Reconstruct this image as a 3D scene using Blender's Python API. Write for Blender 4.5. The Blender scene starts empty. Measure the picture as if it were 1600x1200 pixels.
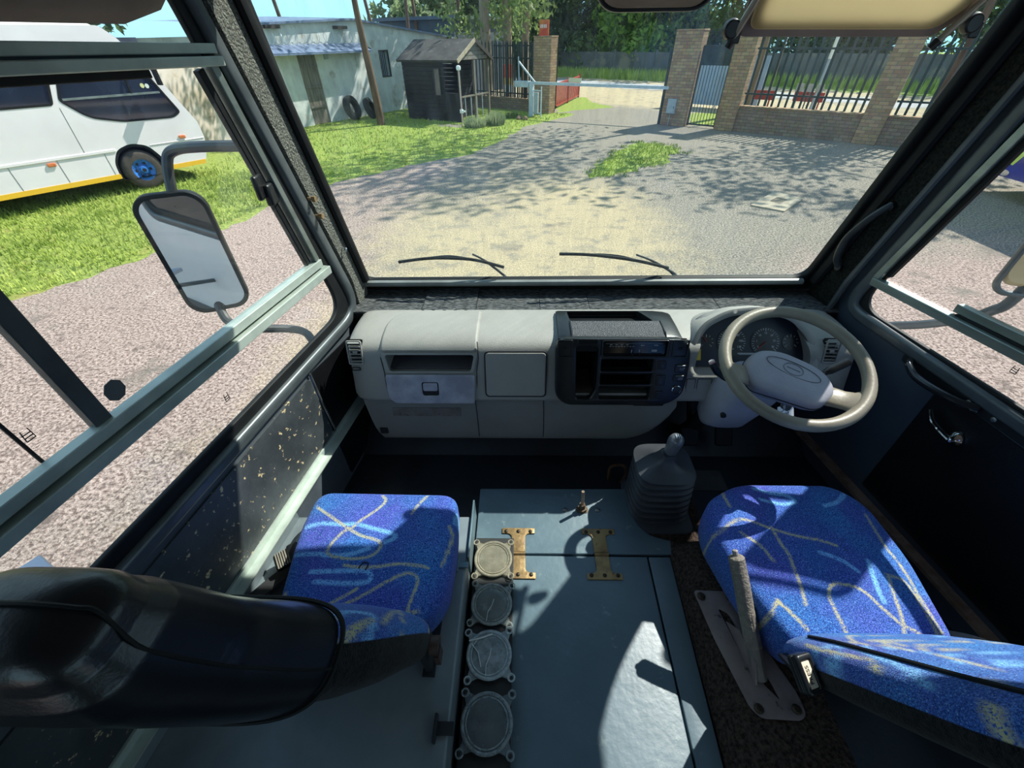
import bpy, bmesh, math, random
from mathutils import Vector, Matrix, Euler, noise as mnoise
random.seed(7)
SC = bpy.context.scene
COL = SC.collection
V = Vector
PI = math.pi
def rad(a): return math.radians(a)
def lin(h):
    h = h.lstrip('#'); o = []
    for i in (0, 2, 4):
        c = int(h[i:i+2], 16)/255
        o.append(c/12.92 if c <= .04045 else ((c+.055)/1.055)**2.4)
    return (o[0], o[1], o[2], 1)
# ------------------------------------------------------------------ materials
def nodes(m):
    m.use_nodes = True
    return m.node_tree.nodes, m.node_tree.links
def mat(name, c1, c2=None, scale=6, lo=.4, hi=.65, rough=.6, metal=0, bump=0, bscale=40, spec=.5, coat=0, detail=5, stretch=None, c3=None, s3=30, lo3=.6, hi3=.7, rvar=0, sheen=0):
    m = bpy.data.materials.new(name); n, l = nodes(m); b = n['Principled BSDF']
    b.inputs['Roughness'].default_value = rough; b.inputs['Metallic'].default_value = metal
    b.inputs['Specular IOR Level'].default_value = spec; b.inputs['Coat Weight'].default_value = coat
    if sheen: b.inputs['Sheen Weight'].default_value = sheen
    tc = n.new('ShaderNodeTexCoord'); co = tc.outputs['Object']
    if stretch:
        mp = n.new('ShaderNodeMapping'); mp.inputs['Scale'].default_value = stretch; l.new(co, mp.inputs['Vector']); co = mp.outputs[0]
    b.inputs['Base Color'].default_value = lin(c1)
    out = None
    def layer(ca, cb, sc, lo, hi, det):
        t = n.new('ShaderNodeTexNoise'); t.inputs['Scale'].default_value = sc; t.inputs['Detail'].default_value = det; t.inputs['Roughness'].default_value = .6
        l.new(co, t.inputs['Vector'])
        mr = n.new('ShaderNodeMapRange'); mr.inputs['From Min'].default_value = lo; mr.inputs['From Max'].default_value = hi
        l.new(t.outputs['Fac'], mr.inputs['Value'])
        mx = n.new('ShaderNodeMix'); mx.data_type = 'RGBA'; l.new(mr.outputs[0], mx.inputs['Factor'])
        if hasattr(ca, 'is_linked'): l.new(ca, mx.inputs[6])
        else: mx.inputs[6].default_value = lin(ca)
        mx.inputs[7].default_value = lin(cb)
        return mx.outputs[2], t
    if c2:
        out, t = layer(c1, c2, scale, lo, hi, detail)
        if rvar:
            mr = n.new('ShaderNodeMapRange'); mr.inputs['To Min'].default_value = rough-rvar; mr.inputs['To Max'].default_value = rough+rvar
            l.new(t.outputs['Fac'], mr.inputs['Value']); l.new(mr.outputs[0], b.inputs['Roughness'])
    if c3: out, _ = layer(out if out else c1, c3, s3, lo3, hi3, 6)
    if out: l.new(out, b.inputs['Base Color'])
    if bump:
        t = n.new('ShaderNodeTexNoise'); t.inputs['Scale'].default_value = bscale; t.inputs['Detail'].default_value = 4; l.new(co, t.inputs['Vector'])
        bp = n.new('ShaderNodeBump'); bp.inputs['Strength'].default_value = bump; bp.inputs['Distance'].default_value = .01
        l.new(t.outputs['Fac'], bp.inputs['Height']); l.new(bp.outputs[0], b.inputs['Normal'])
    return m
def glass_mat(name, tint, gloss=.06, dirt='#c8ccd0', dmin=.02, dmax=.12, stretch=(1, 1, 1), dscale=6):
    m = bpy.data.materials.new(name); n, l = nodes(m)
    for x in list(n):
        if x.type != 'OUTPUT_MATERIAL': n.remove(x)
    o = [x for x in n if x.type == 'OUTPUT_MATERIAL'][0]
    tr = n.new('ShaderNodeBsdfTransparent'); tr.inputs['Color'].default_value = lin(tint)
    gl = n.new('ShaderNodeBsdfGlossy'); gl.inputs['Roughness'].default_value = .02
    df = n.new('ShaderNodeBsdfDiffuse'); df.inputs['Color'].default_value = lin(dirt)
    lf = n.new('ShaderNodeLayerWeight'); lf.inputs['Blend'].default_value = .5
    pw = n.new('ShaderNodeMath'); pw.operation = 'POWER'; l.new(lf.outputs['Facing'], pw.inputs[0]); pw.inputs[1].default_value = 5
    lw = n.new('ShaderNodeMath'); lw.operation = 'MULTIPLY_ADD'; l.new(pw.outputs[0], lw.inputs[0]); lw.inputs[1].default_value = .6; lw.inputs[2].default_value = .025
    m1 = n.new('ShaderNodeMixShader'); l.new(lw.outputs[0], m1.inputs[0]); l.new(tr.outputs[0], m1.inputs[1]); l.new(gl.outputs[0], m1.inputs[2])
    tc = n.new('ShaderNodeTexCoord'); mp = n.new('ShaderNodeMapping'); mp.inputs['Scale'].default_value = stretch
    l.new(tc.outputs['Object'], mp.inputs['Vector'])
    t = n.new('ShaderNodeTexNoise'); t.inputs['Scale'].default_value = dscale; t.inputs['Detail'].default_value = 8; t.inputs['Roughness'].default_value = .7
    l.new(mp.outputs[0], t.inputs['Vector'])
    mr = n.new('ShaderNodeMapRange'); mr.inputs['From Min'].default_value = .4; mr.inputs['From Max'].default_value = .75
    mr.inputs['To Min'].default_value = dmin; mr.inputs['To Max'].default_value = dmax; l.new(t.outputs['Fac'], mr.inputs['Value'])
    m2 = n.new('ShaderNodeMixShader'); l.new(mr.outputs[0], m2.inputs[0]); l.new(m1.outputs[0], m2.inputs[1]); l.new(df.outputs[0], m2.inputs[2])
    l.new(m2.outputs[0], o.inputs['Surface'])
    return m
# ------------------------------------------------------------------ mesh builder
def frame(o, ux, uy, un=None):
    ux = V(ux).normalized(); uy = V(uy); uy = (uy - ux*uy.dot(ux)).normalized()
    un = V(un).normalized() if un is not None else ux.cross(uy).normalized()
    m = Matrix.Identity(4)
    for i in range(3): m[i][0], m[i][1], m[i][2], m[i][3] = ux[i], uy[i], un[i], V(o)[i]
    return m
def rrect(x0, y0, x1, y1, r=.01, n=5):
    if x0 > x1: x0, x1 = x1, x0
    if y0 > y1: y0, y1 = y1, y0
    r = min(r, (x1-x0)/2*.999, (y1-y0)/2*.999); o = []
    for cx, cy, a in ((x1-r, y1-r, 0), (x0+r, y1-r, 90), (x0+r, y0+r, 180), (x1-r, y0+r, 270)):
        for k in range(n+1):
            t = rad(a+90*k/n); o.append((cx+r*math.cos(t), cy+r*math.sin(t)))
    return o
def rpoly(pts, r, n=5):
    o = []; N = len(pts)
    if not isinstance(r, (list, tuple)): r = [r]*N
    for i in range(N):
        p = V(pts[i]).to_2d(); a = V(pts[i-1]).to_2d()-p; b = V(pts[(i+1) % N]).to_2d()-p
        k = min(r[i], a.length*.48, b.length*.48)
        if k < 1e-6: o.append(tuple(p)); continue
        A = p+a.normalized()*k; B = p+b.normalized()*k
        for j in range(n+1):
            t = j/n; q = A*(1-t)**2+p*2*t*(1-t)+B*t*t; o.append(tuple(q))
    return o
def ell(cx, cy, rx, ry, n=32, rot=0):
    c, s = math.cos(rot), math.sin(rot)
    return [(cx+rx*math.cos(2*PI*k/n)*c-ry*math.sin(2*PI*k/n)*s, cy+rx*math.cos(2*PI*k/n)*s+ry*math.sin(2*PI*k/n)*c) for k in range(n)]
def smooth_path(pts, n=8):
    pts = [V(p) for p in pts]; o = []
    for i in range(len(pts)-1):
        p0 = pts[max(i-1, 0)]; p1 = pts[i]; p2 = pts[i+1]; p3 = pts[min(i+2, len(pts)-1)]
        for j in range(n):
            t = j/n
            o.append(.5*((2*p1)+(p2-p0)*t+(2*p0-5*p1+4*p2-p3)*t*t+(3*p1-p0-3*p2+p3)*t**3))
    o.append(pts[-1]); return o
class MB:
    def __init__(s): s.v = []; s.f = []; s.mi = []; s.cur = 0
    def add(s, vs, fs):
        b = len(s.v); s.v += [V(p) for p in vs]
        for f in fs: s.f.append([b+i for i in f]); s.mi.append(s.cur)
        return s
    def box(s, c, d, rot=None, M=None):
        c = V(c); d = V(d)/2; R = Matrix.Identity(3)
        if rot is not None: R = Euler(rot).to_matrix() if not isinstance(rot, Matrix) else rot
        vs = [c+R @ V((x*d.x, y*d.y, z*d.z)) for x in (-1, 1) for y in (-1, 1) for z in (-1, 1)]
        if M is not None: vs = [M @ p for p in vs]
        return s.add(vs, [(0, 1, 3, 2), (4, 6, 7, 5), (0, 4, 5, 1), (2, 3, 7, 6), (0, 2, 6, 4), (1, 5, 7, 3)])
    def b2(s, p0, p1):
        p0, p1 = V(p0), V(p1); return s.box((p0+p1)/2, [abs(a) for a in (p1-p0)])
    def beam(s, a, b, w, h, up=(0, 0, 1)):
        a, b = V(a), V(b); d = b-a; L = d.length
        if L < 1e-9: return s
        d /= L; up = V(up)
        if abs(d.dot(up)) > .98: up = V((0, 1, 0)) if abs(d.y) < .9 else V((1, 0, 0))
        x = d.cross(up).normalized(); y = x.cross(d).normalized(); R = Matrix((x, d, y)).transposed()
        return s.box((a+b)/2, (w, L, h), R)
    def tube(s, path, r, n=10, cap=True, closed=False, squash=1.0, up=None):
        P = [V(p) for p in path]; N = len(P); R = r if isinstance(r, (list, tuple)) else [r]*N
        T = []
        for i in range(N):
            a = P[i-1] if (i > 0 or closed) else P[i]; b = P[(i+1) % N] if (i < N-1 or closed) else P[i]
            t = (b-a); T.append(t.normalized() if t.length > 1e-9 else V((0, 0, 1)))
        u = V(up) if up is not None else (V((0, 0, 1)) if abs(T[0].z) < .9 else V((1, 0, 0)))
        x = u.cross(T[0]).normalized(); vs = []
        for i in range(N):
            x = (x-T[i]*x.dot(T[i])).normalized(); y = T[i].cross(x)
            for k in range(n):
                a = 2*PI*k/n; vs.append(P[i]+x*(R[i]*math.cos(a))+y*(R[i]*squash*math.sin(a)))
        fs = []
        for i in range(N if closed else N-1):
            j = (i+1) % N
            for k in range(n): fs.append((i*n+k, i*n+(k+1) % n, j*n+(k+1) % n, j*n+k))
        if cap and not closed: fs += [tuple(range(n))[::-1], tuple((N-1)*n+k for k in range(n))]
        return s.add(vs, fs)
    def cyl(s, a, b, r, n=16, r2=None): return s.tube([a, b], [r, r if r2 is None else r2], n)
    def lathe(s, prof, M=None, n=24):
        vs = []; M = M or Matrix.Identity(4)
        for (r, z) in prof:
            for k in range(n): vs.append(M @ V((max(r, 1e-5)*math.cos(2*PI*k/n), max(r, 1e-5)*math.sin(2*PI*k/n), z)))
        fs = [(i*n+k, i*n+(k+1) % n, (i+1)*n+(k+1) % n, (i+1)*n+k) for i in range(len(prof)-1) for k in range(n)]
        fs += [tuple(range(n))[::-1], tuple((len(prof)-1)*n+k for k in range(n))]
        return s.add(vs, fs)
    def rings(s, R, cap=True):
        n = len(R[0]); vs = [p for r in R for p in r]
        fs = [(i*n+k, i*n+(k+1) % n, (i+1)*n+(k+1) % n, (i+1)*n+k) for i in range(len(R)-1) for k in range(n)]
        if cap: fs += [tuple(range(n))[::-1], tuple((len(R)-1)*n+k for k in range(n))]
        return s.add(vs, fs)
    def prism(s, poly, h0, h1, M=None):
        M = M or Matrix.Identity(4); n = len(poly)
        vs = [M @ V((x, y, h0)) for x, y in poly]+[M @ V((x, y, h1)) for x, y in poly]
        return s.add(vs, [tuple(range(n))[::-1], tuple(n+k for k in range(n))]+[(k, (k+1) % n, n+(k+1) % n, n+k) for k in range(n)])
    def grid(s, fn, nu, nv, thick=None):
        vs = [fn(i/nu, j/nv) for i in range(nu+1) for j in range(nv+1)]
        w = nv+1
        return s.add(vs, [(i*w+j, (i+1)*w+j, (i+1)*w+j+1, i*w+j+1) for i in range(nu) for j in range(nv)])
    def plate(s, outline, holes, t, M, bev=0):
        cu = bpy.data.curves.new('t', 'CURVE'); cu.dimensions = '2D'; cu.fill_mode = 'BOTH'
        cu.extrude = max(t/2-bev, 1e-4); cu.bevel_depth = bev; cu.bevel_resolution = 2; cu.offset = -bev
        for poly in [outline]+list(holes):
            sp = cu.splines.new('POLY'); sp.points.add(len(poly)-1); sp.use_cyclic_u = True
            for p, q in zip(sp.points, poly): p.co = (q[0], q[1], 0, 1)
        ob = bpy.data.objects.new('t', cu); me = bpy.data.meshes.new_from_object(ob)
        s.add([M @ (v.co+V((0, 0, t/2))) for v in me.vertices], [tuple(p.vertices) for p in me.polygons])
        bpy.data.objects.remove(ob); bpy.data.curves.remove(cu); bpy.data.meshes.remove(me); return s
    def text(s, body, size, M, t=.001, align='CENTER'):
        cu = bpy.data.curves.new('t', 'FONT'); cu.body = body; cu.size = size; cu.extrude = t; cu.align_x = align; cu.align_y = 'CENTER'
        ob = bpy.data.objects.new('t', cu); me = bpy.data.meshes.new_from_object(ob)
        s.add([M @ v.co for v in me.vertices], [tuple(p.vertices) for p in me.polygons])
        bpy.data.objects.remove(ob); bpy.data.curves.remove(cu); bpy.data.meshes.remove(me); return s
WM = {}
def tag(o, label=None, cat=None, group=None, kind=None):
    if label: o['label'] = label
    if cat: o['category'] = cat
    if group: o['group'] = group
    if kind: o['kind'] = kind
    return o
def obj(name, mb, m, parent=None, smooth=True, bevel=0, angle=35, weld=True, segs=2, solid=0):
    me = bpy.data.meshes.new(name)
    me.from_pydata([tuple(v) for v in mb.v], [], mb.f)
    bm = bmesh.new(); bm.from_mesh(me)
    if weld: bmesh.ops.remove_doubles(bm, verts=bm.verts, dist=1e-5)
    bmesh.ops.recalc_face_normals(bm, faces=bm.faces); bm.to_mesh(me); bm.free()
    ms = m if isinstance(m, (list, tuple)) else [m]
    for x in ms: me.materials.append(x)
    if len(ms) > 1 and len(me.polygons) == len(mb.mi): me.polygons.foreach_set('material_index', mb.mi)
    if smooth:
        me.polygons.foreach_set('use_smooth', [True]*len(me.polygons))
        me.set_sharp_from_angle(angle=rad(angle))
    o = bpy.data.objects.new(name, me); COL.objects.link(o); WM[o] = Matrix.Identity(4)
    if parent is not None:
        o.parent = parent; o.matrix_parent_inverse = WM[parent].inverted()
    if solid:
        md = o.modifiers.new('s', 'SOLIDIFY'); md.thickness = solid; md.offset = 0
    if bevel:
        md = o.modifiers.new('b', 'BEVEL'); md.width = bevel; md.segments = segs; md.limit_method = 'ANGLE'; md.angle_limit = rad(40); md.harden_normals = False
    return o
def cut(o, *mbs):
    """carve recesses out of a mesh and keep the result"""
    for mb in mbs:
        c = obj('cutter', mb, o.data.materials[0], smooth=False)
        md = o.modifiers.new('c', 'BOOLEAN'); md.object = c; md.operation = 'DIFFERENCE'; md.solver = 'EXACT'
        dg = bpy.context.evaluated_depsgraph_get(); dg.update()
        me = bpy.data.meshes.new_from_object(o.evaluated_get(dg)); old = o.data
        o.modifiers.remove(md); o.data = me; me.name = old.name
        cm = c.data; bpy.data.objects.remove(c); bpy.data.meshes.remove(cm)
        me.set_sharp_from_angle(angle=rad(30))
    return o
def thing(name, loc, label, cat, group=None, rotz=0):
    o = bpy.data.objects.new(name, None); COL.objects.link(o); o.empty_display_size = .05
    o.location = loc; o.rotation_euler = (0, 0, rotz)
    WM[o] = Matrix.Translation(V(loc)) @ Matrix.Rotation(rotz, 4, 'Z')
    return tag(o, label, cat, group)
KIDS = {}
def kids(o):
    return [c for c in bpy.data.objects if c.parent == o]
def copy_tree(o, parent=None):
    c = o.copy(); COL.objects.link(c); WM[c] = WM[o].copy()
    if parent is not None: c.parent = parent
    for k in kids(o): copy_tree(k, c)
    return c
def struct(o): o['kind'] = 'structure'; return o
# ------------------------------------------------------------------ materials: cab
M_wall = mat('painted_panel', '#4d545c', '#3f464e', 5, rough=.5, bump=.05, bscale=120)
M_wallscuff = mat('scuffed_panel', '#33373b', '#4b5054', 5, .42, .7, rough=.48, bump=.08, bscale=60, c3='#c9b48c', s3=48, lo3=.615, hi3=.65)
M_wallR = mat('door_panel_blue', '#39434f', '#323b46', 4, rough=.45)
M_blacklining = mat('black_lining', '#0c0d10', '#131417', 8, rough=.35, bump=.1, bscale=150)
M_carpet = mat('charcoal_carpet', '#83837b', '#484945', 240, .38, .62, rough=.95, bump=.9, bscale=160, spec=.1)
M_carpetdk = mat('dark_carpet', '#2a2b27', '#141412', 120, .38, .62, rough=.95, bump=.8, bscale=160, spec=.1)
M_shelf = mat('ribbed_carpet', '#6f7172', '#2c2e2f', 110, .38, .62, rough=.95, bump=1, bscale=110, stretch=(.4, 2.2, 1), spec=.1)
M_rubber = mat('black_rubber', '#121315', '#1a1c1e', 12, rough=.6, spec=.25)
M_gask = mat('grey_gasket', '#565c5f', '#474d50', 9, rough=.34, metal=.2)
M_alu = mat('aluminium', '#97a09c', '#7d8783', 14, rough=.38, metal=.75, stretch=(1, .12, 1))
M_alup = mat('pale_painted_alu', '#b4beb6', '#9fa9a2', 10, rough=.4, metal=.3)
M_chrome = mat('chrome', '#e0e2e6', rough=.08, metal=1)
M_steel = mat('dull_steel', '#8d8f8e', '#6c6a66', 20, rough=.4, metal=.8)
M_brass = mat('worn_brass_strip', '#b09484', '#8d7060', 30, rough=.3, metal=.5)  # pinkish tone lightened to carry the sunlit highlight on the strip
M_black = mat('black_plastic', '#111316', '#191c20', 15, rough=.38)
M_white = mat('white_body_paint', '#e4e0e0', '#d8d2d2', 2, rough=.35, coat=.3)
M_roof = mat('headliner', '#8d877f', '#7c766e', 4, rough=.8)
M_floor = mat('dark_vinyl_floor', '#222a33', '#171c22', 5, rough=.5, bump=.1, bscale=50)
M_wind = glass_mat('windscreen_glass', '#f2f7f6', dmin=.02, dmax=.12, stretch=(2.5, 1, .35), dscale=22, dirt='#c9d4dc')
M_side = glass_mat('side_glass', '#f4f6f6', dmin=.01, dmax=.05, dscale=5)
A8 = rad(8); sa, ca = math.sin(A8), math.cos(A8)
LO = V((-.932, 1.5, 0)); RO = V((.912, 1.5, 0))
FL = frame(LO, (-sa, -ca, 0), (0, 0, 1), (-ca, sa, 0))      # (s, z, outward)
FR = frame(RO, (sa, -ca, 0), (0, 0, 1), (ca, sa, 0))
T16 = rad(16)
FW = frame((0, 1.55, 1.70), (1, 0, 0), (0, -math.sin(T16), math.cos(T16)), (0, math.cos(T16), math.sin(T16)))
def L(s, z, w=0): return FL @ V((s, z, w))
def R(s, z, w=0): return FR @ V((s, z, w))
def W(x, q, w=0): return FW @ V((x, q, w))
# openings of the side walls
holeL = rpoly([(.022, 1.60), (1.75, 1.615), (1.75, 2.72), (.375, 2.72)], [.17, .12, .1, .1], 10)
glassL = rpoly([(.15, 1.672), (1.68, 1.695), (1.68, 2.66), (.425, 2.66)], [.11, .08, .06, .06], 10)
holeR = rpoly([(.105, 1.655), (1.75, 1.645), (1.75, 2.72), (.36, 2.72)], [.11, .12, .1, .34], 14)
glassR = rpoly([(.165, 1.70), (1.68, 1.712), (1.68, 2.66), (.47, 2.66)], [.10, .08, .06, .30], 14)
outline = [(-.05, .95), (1.95, .95), (1.95, 2.9), (.29, 2.9), (-.05, 1.72)]
# ---- setting
mb = MB(); mb.plate(outline, [holeL], .018, FL)
FLr = frame((-1.203, -.43, 0), (0, -1, 0), (0, 0, 1), (-1, 0, 0)); FRr = frame((1.183, -.43, 0), (0, -1, 0), (0, 0, 1), (1, 0, 0))
back = [(0, .95), (3.6, .95), (3.6, 2.9), (0, 2.9)]
bh = [rrect(.15, 1.7, 1.7, 2.6, .1), rrect(1.9, 1.7, 3.4, 2.6, .1)]
mb.plate(back, bh, .05, FLr); struct(obj('wall_left', mb, M_wall))
mb = MB(); mb.plate(outline, [holeR], .018, FR); mb.plate(back, bh, .05, FRr); struct(obj('wall_right', mb, M_wallR))
mb = MB(); mb.plate(outline, [holeL], .006, FL @ Matrix.Translation((0, 0, .019))); mb.plate(back, bh, .02, FLr @ Matrix.Translation((0, 0, .052)))
o = struct(obj('trim_1', mb, M_white))
mb = MB(); mb.plate(outline, [holeR], .006, FR @ Matrix.Translation((0, 0, .019))); mb.plate(back, bh, .02, FRr @ Matrix.Translation((0, 0, .052)))
struct(obj('trim_2', mb, M_white))
# front wall round the windscreen
hw = rpoly([(-.955, -.035), (.885, -.03), (.905, 1.02), (-.955, 1.02)], .07, 8)
gw = rpoly([(-.925, 0), (.852, .008), (.868, .98), (-.925, .98)], .05, 8)
mb = MB(); mb.plate([(-1.0, -.8), (.98, -.8), (.985, 1.25), (-1.0, 1.25)], [hw], .04, FW @ Matrix.Translation((0, 0, .004)))
struct(obj('wall_front', mb, M_carpetdk))
mb = MB(); mb.plate(hw, [gw], .03, FW @ Matrix.Translation((0, 0, -.012)), bev=.008)
wn = struct(obj('window_1', mb, M_rubber))
mb = MB(); mb.plate(gw, [], .006, FW @ Matrix.Translation((0, 0, .012)))
obj('pane', mb, M_wind, wn)
mb = MB(); mb.tube([W(-.915, -.006, -.018), W(.84, 0, -.018)], .015, 8, squash=.8); obj('bottom_bead', mb, mat('grey_bead', '#7d817f', '#6c706e', 8, rough=.5), wn)
# corner pillars: carpet strips lining the wall beside the windscreen
def zs(z, k=.287): return -.05+(z-1.7)*k*1.01
mb = MB()
st = [(-.035, 1.56), (.05, 1.64), (.05, 1.74), (.345, 2.66), (.30, 2.86), (.275, 2.84), (-.035, 1.74)]
mb.plate(rpoly(st, .02), [], .012, FL @ Matrix.Translation((0, 0, -.013)))
struct(obj('trim_3', mb, M_carpet))
mb = MB()
mb.tube([L(-.032, 1.71, -.018), L(.0, 1.83, -.018), L(.255, 2.74, -.018)], .021, 10, squash=.8)
struct(obj('trim_4', mb, M_rubber))
mb = MB()
st = [(-.045, 1.5), (.07, 1.6), (.09, 1.76), (.34, 2.72), (.30, 2.86), (.27, 2.84), (-.035, 1.74)]
mb.plate(rpoly(st, .02), [], .02, FR @ Matrix.Translation((0, 0, -.021)))
struct(obj('trim_5', mb, M_carpetdk))
mb = MB(); mb.tube([R(-.03, 1.70, -.025), R(.005, 1.82, -.025), R(.26, 2.74, -.025)], .026, 10, squash=.7)
struct(obj('trim_6', mb, M_rubber))
# ceiling, rear wall, floor
mb = MB(); mb.b2((-1.26, -4.05, 2.88), (1.24, 1.26, 2.95)); struct(obj('ceiling', mb, M_roof))
mb = MB(); mb.b2((-1.26, -4.1, .9), (1.24, -4.04, 2.9)); struct(obj('wall_back', mb, M_roof))
mb = MB(); mb.b2((-1.23, -4.05, .93), (1.21, 1.52, 1.04)); struct(obj('floor', mb, M_floor))
# cove along the top of the left wall, added for the brown corner blur
mb = MB(); mb.tube([L(.36, 2.80, -.03), L(1.9, 2.80, -.03)], .06, 10); struct(obj('trim_7', mb, M_roof))
bl = thing('blur_roll', L(1.1, 2.55, -.06), 'grey-brown roll added above the sliding window to match a brown corner blur', 'stand-in')  # made-up roll standing in for a soft brown blur near the lens
mb = MB(); mb.tube([L(.50, 2.55, -.075), L(.54, 2.545, -.075), L(.60, 2.535, -.075), L(1.9, 2.53, -.075)], [.03, .055, .06, .06], 16); obj('roll', mb, mat('grey_brown_cloth', '#7d7068', '#6d615a', 8, rough=.9), bl)
for s_ in (.7, 1.6): mb = MB(); mb.beam(L(s_, 2.62, -.06), L(s_, 2.84, -.012), .02, .004); obj('hanger', mb, M_rod_ if 0 else M_steel, bl)
# aluminium strip along the foot of the left wall, and its kick panel
mb = MB()
for a, b in ((.15, 1.9),):
    mb.beam(L(a, 1.302, -.006), L(b, 1.312, -.006), .012, .024); mb.beam(L(a, 1.29, -.022), L(b, 1.30, -.022), .034, .004)
struct(obj('baseboard_left', mb, M_alup))
mb = MB(); mb.beam(R(.2, 1.135, -.02), R(1.6, 1.15, -.02), .035, .012); struct(obj('baseboard_right', mb, M_brass))
# scuffed lining panel on the left wall with a loose joint cover
mb = MB(); mb.plate(rpoly([(.455, 1.318), (1.9, 1.325), (1.9, 1.585), (.455, 1.585)], .012), [], .006, FL @ Matrix.Translation((0, 0, -.0065)))
p = thing('lining_panel', L(1.0, 1.45), 'dark scuffed lining panel with flaked paint below the window beside the passenger seat', 'panel')
obj('board', mb, M_wallscuff, p)
mb = MB(); mb.tube([L(.447, 1.60, -.008), L(.445, 1.45, -.008), L(.437, 1.32, -.008)], .0045, 6); obj('edge_strip', mb, M_steel, p)
mb = MB(); mb.plate(rpoly([(-.02, 1.06), (.44, 1.06), (.44, 1.59), (-.02, 1.55)], .01), [], .004, FL @ Matrix.Translation((0, 0, -.0045)))
struct(obj('trim_8', mb, M_blacklining))
# black patch on the driver's door and the raised door edge
mb = MB(); mb.plate(rpoly([(.56, 1.17), (1.9, 1.17), (1.9, 1.61), (.545, 1.625)], .01), [], .004, FR @ Matrix.Translation((0, 0, -.0045)))
d = struct(obj('door_1', MB().plate(rpoly([(.12, 1.16), (1.8, 1.165), (1.8, 1.65), (.165, 1.655), (.105, 1.74), (.085, 1.70)], .02), [], .01, FR @ Matrix.Translation((0, 0, -.0005))), M_wallR))
obj('black_patch', mb, M_blacklining, d)
mb = MB(); mb.tube([R(.10, 1.17, -.012), R(.085, 1.62, -.02), R(.105, 1.76, -.026), R(.36, 2.76, -.026)], .011, 8)
obj('edge_bead', mb, M_gask, d)
# ---- side windows
def side_window(name, hole, glass, F, Pf, sgn):
    mb = MB(); mb.plate(hole, [[(x, y) for x, y in inset(hole, .042)]], .042, F @ Matrix.Translation((0, 0, -.016)), bev=.012)
    w = struct(obj(name, mb, M_gask))
    mb = MB(); mb.plate(inset(hole, .04), [glass], .016, F @ Matrix.Translation((0, 0, -.002)), bev=.004)
    obj('rubber_lining', mb, M_rubber, w)
    return w
def inset(poly, d):
    o = []; n = len(poly)
    for i in range(n):
        p = V(poly[i]).to_2d(); a = (V(poly[i-1]).to_2d()-p); b = (V(poly[(i+1) % n]).to_2d()-p)
        e1 = (-a).normalized() if a.length > 1e-9 else b.normalized(); e2 = b.normalized() if b.length > 1e-9 else e1
        t = (e1+e2); t = t.normalized() if t.length > 1e-6 else e1
        nrm = V((-t.y, t.x)); c = max(.5, abs(t.dot(e1)))
        o.append(tuple(p+nrm*(d/c)))
    return o
wL = side_window('window_2', holeL, glassL, FL, L, 1)
mb = MB(); mb.plate([(.12, 1.66), (1.7, 1.68), (1.7, 1.862), (.19, 1.842)], [], .004, FL @ Matrix.Translation((0, 0, .004))); obj('pane', mb, M_side, wL)
mb = MB(); mb.plate([(.2, 1.88), (1.0, 1.89), (1.0, 2.43), (.35, 2.42)], [], .004, FL @ Matrix.Translation((0, 0, -.002))); obj('sliding_pane', mb, M_side, wL)
mb = MB(); mb.plate([(.97, 1.89), (1.7, 1.9), (1.7, 2.44), (.97, 2.43)], [], .004, FL @ Matrix.Translation((0, 0, .010))); obj('sliding_pane', mb, M_side, wL)
mb = MB(); mb.plate([(.34, 2.44), (1.7, 2.45), (1.7, 2.67), (.42, 2.67)], [], .004, FL @ Matrix.Translation((0, 0, .004))); obj('pane', mb, M_side, wL)
def rail(par, F, s0, z0, s1, z1, h, d, w0, m, name='rail'):
    mb = MB(); P = F @ V((s0, z0, w0)); Q = F @ V((s1, z1, w0)); mb.beam(P, Q, d, h); return obj(name, mb, m, par, bevel=.002)
rail(wL, FL, .205, 1.885, 1.70, 1.905, .024, .028, -.004, M_alup)
rail(wL, FL, .185, 1.853, 1.70, 1.872, .026, .034, -.012, M_alup)
rail(wL, FL, .195, 1.869, 1.70, 1.888, .010, .02, .004, M_rubber, 'rail_groove')
rail(wL, FL, .335, 2.440, 1.70, 2.462, .018, .030, -.006, M_alup)
rail(wL, FL, .335, 2.418, 1.70, 2.440, .018, .036, -.012, M_alup)
rail(wL, FL, .52, 2.405, 1.70, 2.427, .014, .02, .004, M_rubber, 'rail_groove')
rail(wL, FL, .34, 2.430, 1.70, 2.452, .03, .008, .006, M_gask, 'rail_web')
rail(wL, FL, .222, 1.90, .355, 2.412, .02, .03, -.002, M_alu, 'front_channel')
rail(wL, FL, .252, 1.90, .385, 2.405, .02, .016, .004, M_rubber, 'channel_rubber')
mb = MB(); mb.beam(L(.979, 1.895, .004), L(.975, 2.42, .004), .02, .032, up=(-sa, -ca, 0)); obj('sash_bar', mb, M_gask, wL, bevel=.002)
mb = MB(); mb.beam(L(1.075, 1.9, .024), L(1.075, 2.43, .024), .004, .005, up=(-sa, -ca, 0)); obj('pane_edge', mb, M_rubber, wL)
mb = MB(); mb.box(L(.315, 2.13, -.006), (.02, .05, .055), (0, 0, A8)); mb.box(L(.345, 2.155, -.004), (.014, .05, .06), (0, 0, A8)); obj('latch', mb, M_black, wL, bevel=.006)
def etch(par, F, s, z, w):
    mb = MB()
    for q in range(3): mb.beam(F @ V((s, z+.006*q, w)), F @ V((s+.014, z+.006*q, w)), .001, .0015)
    for q in (0, .014): mb.beam(F @ V((s+q, z, w)), F @ V((s+q*.8, z+.02, w)), .0015, .001, up=F.to_3x3() @ V((1, 0, 0)))
    obj('glass_mark', mb, M_rubber, par)
etch(wL, FL, .73, 1.742, .003); etch(wL, FL, 1.06, 1.952, .009)
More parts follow.
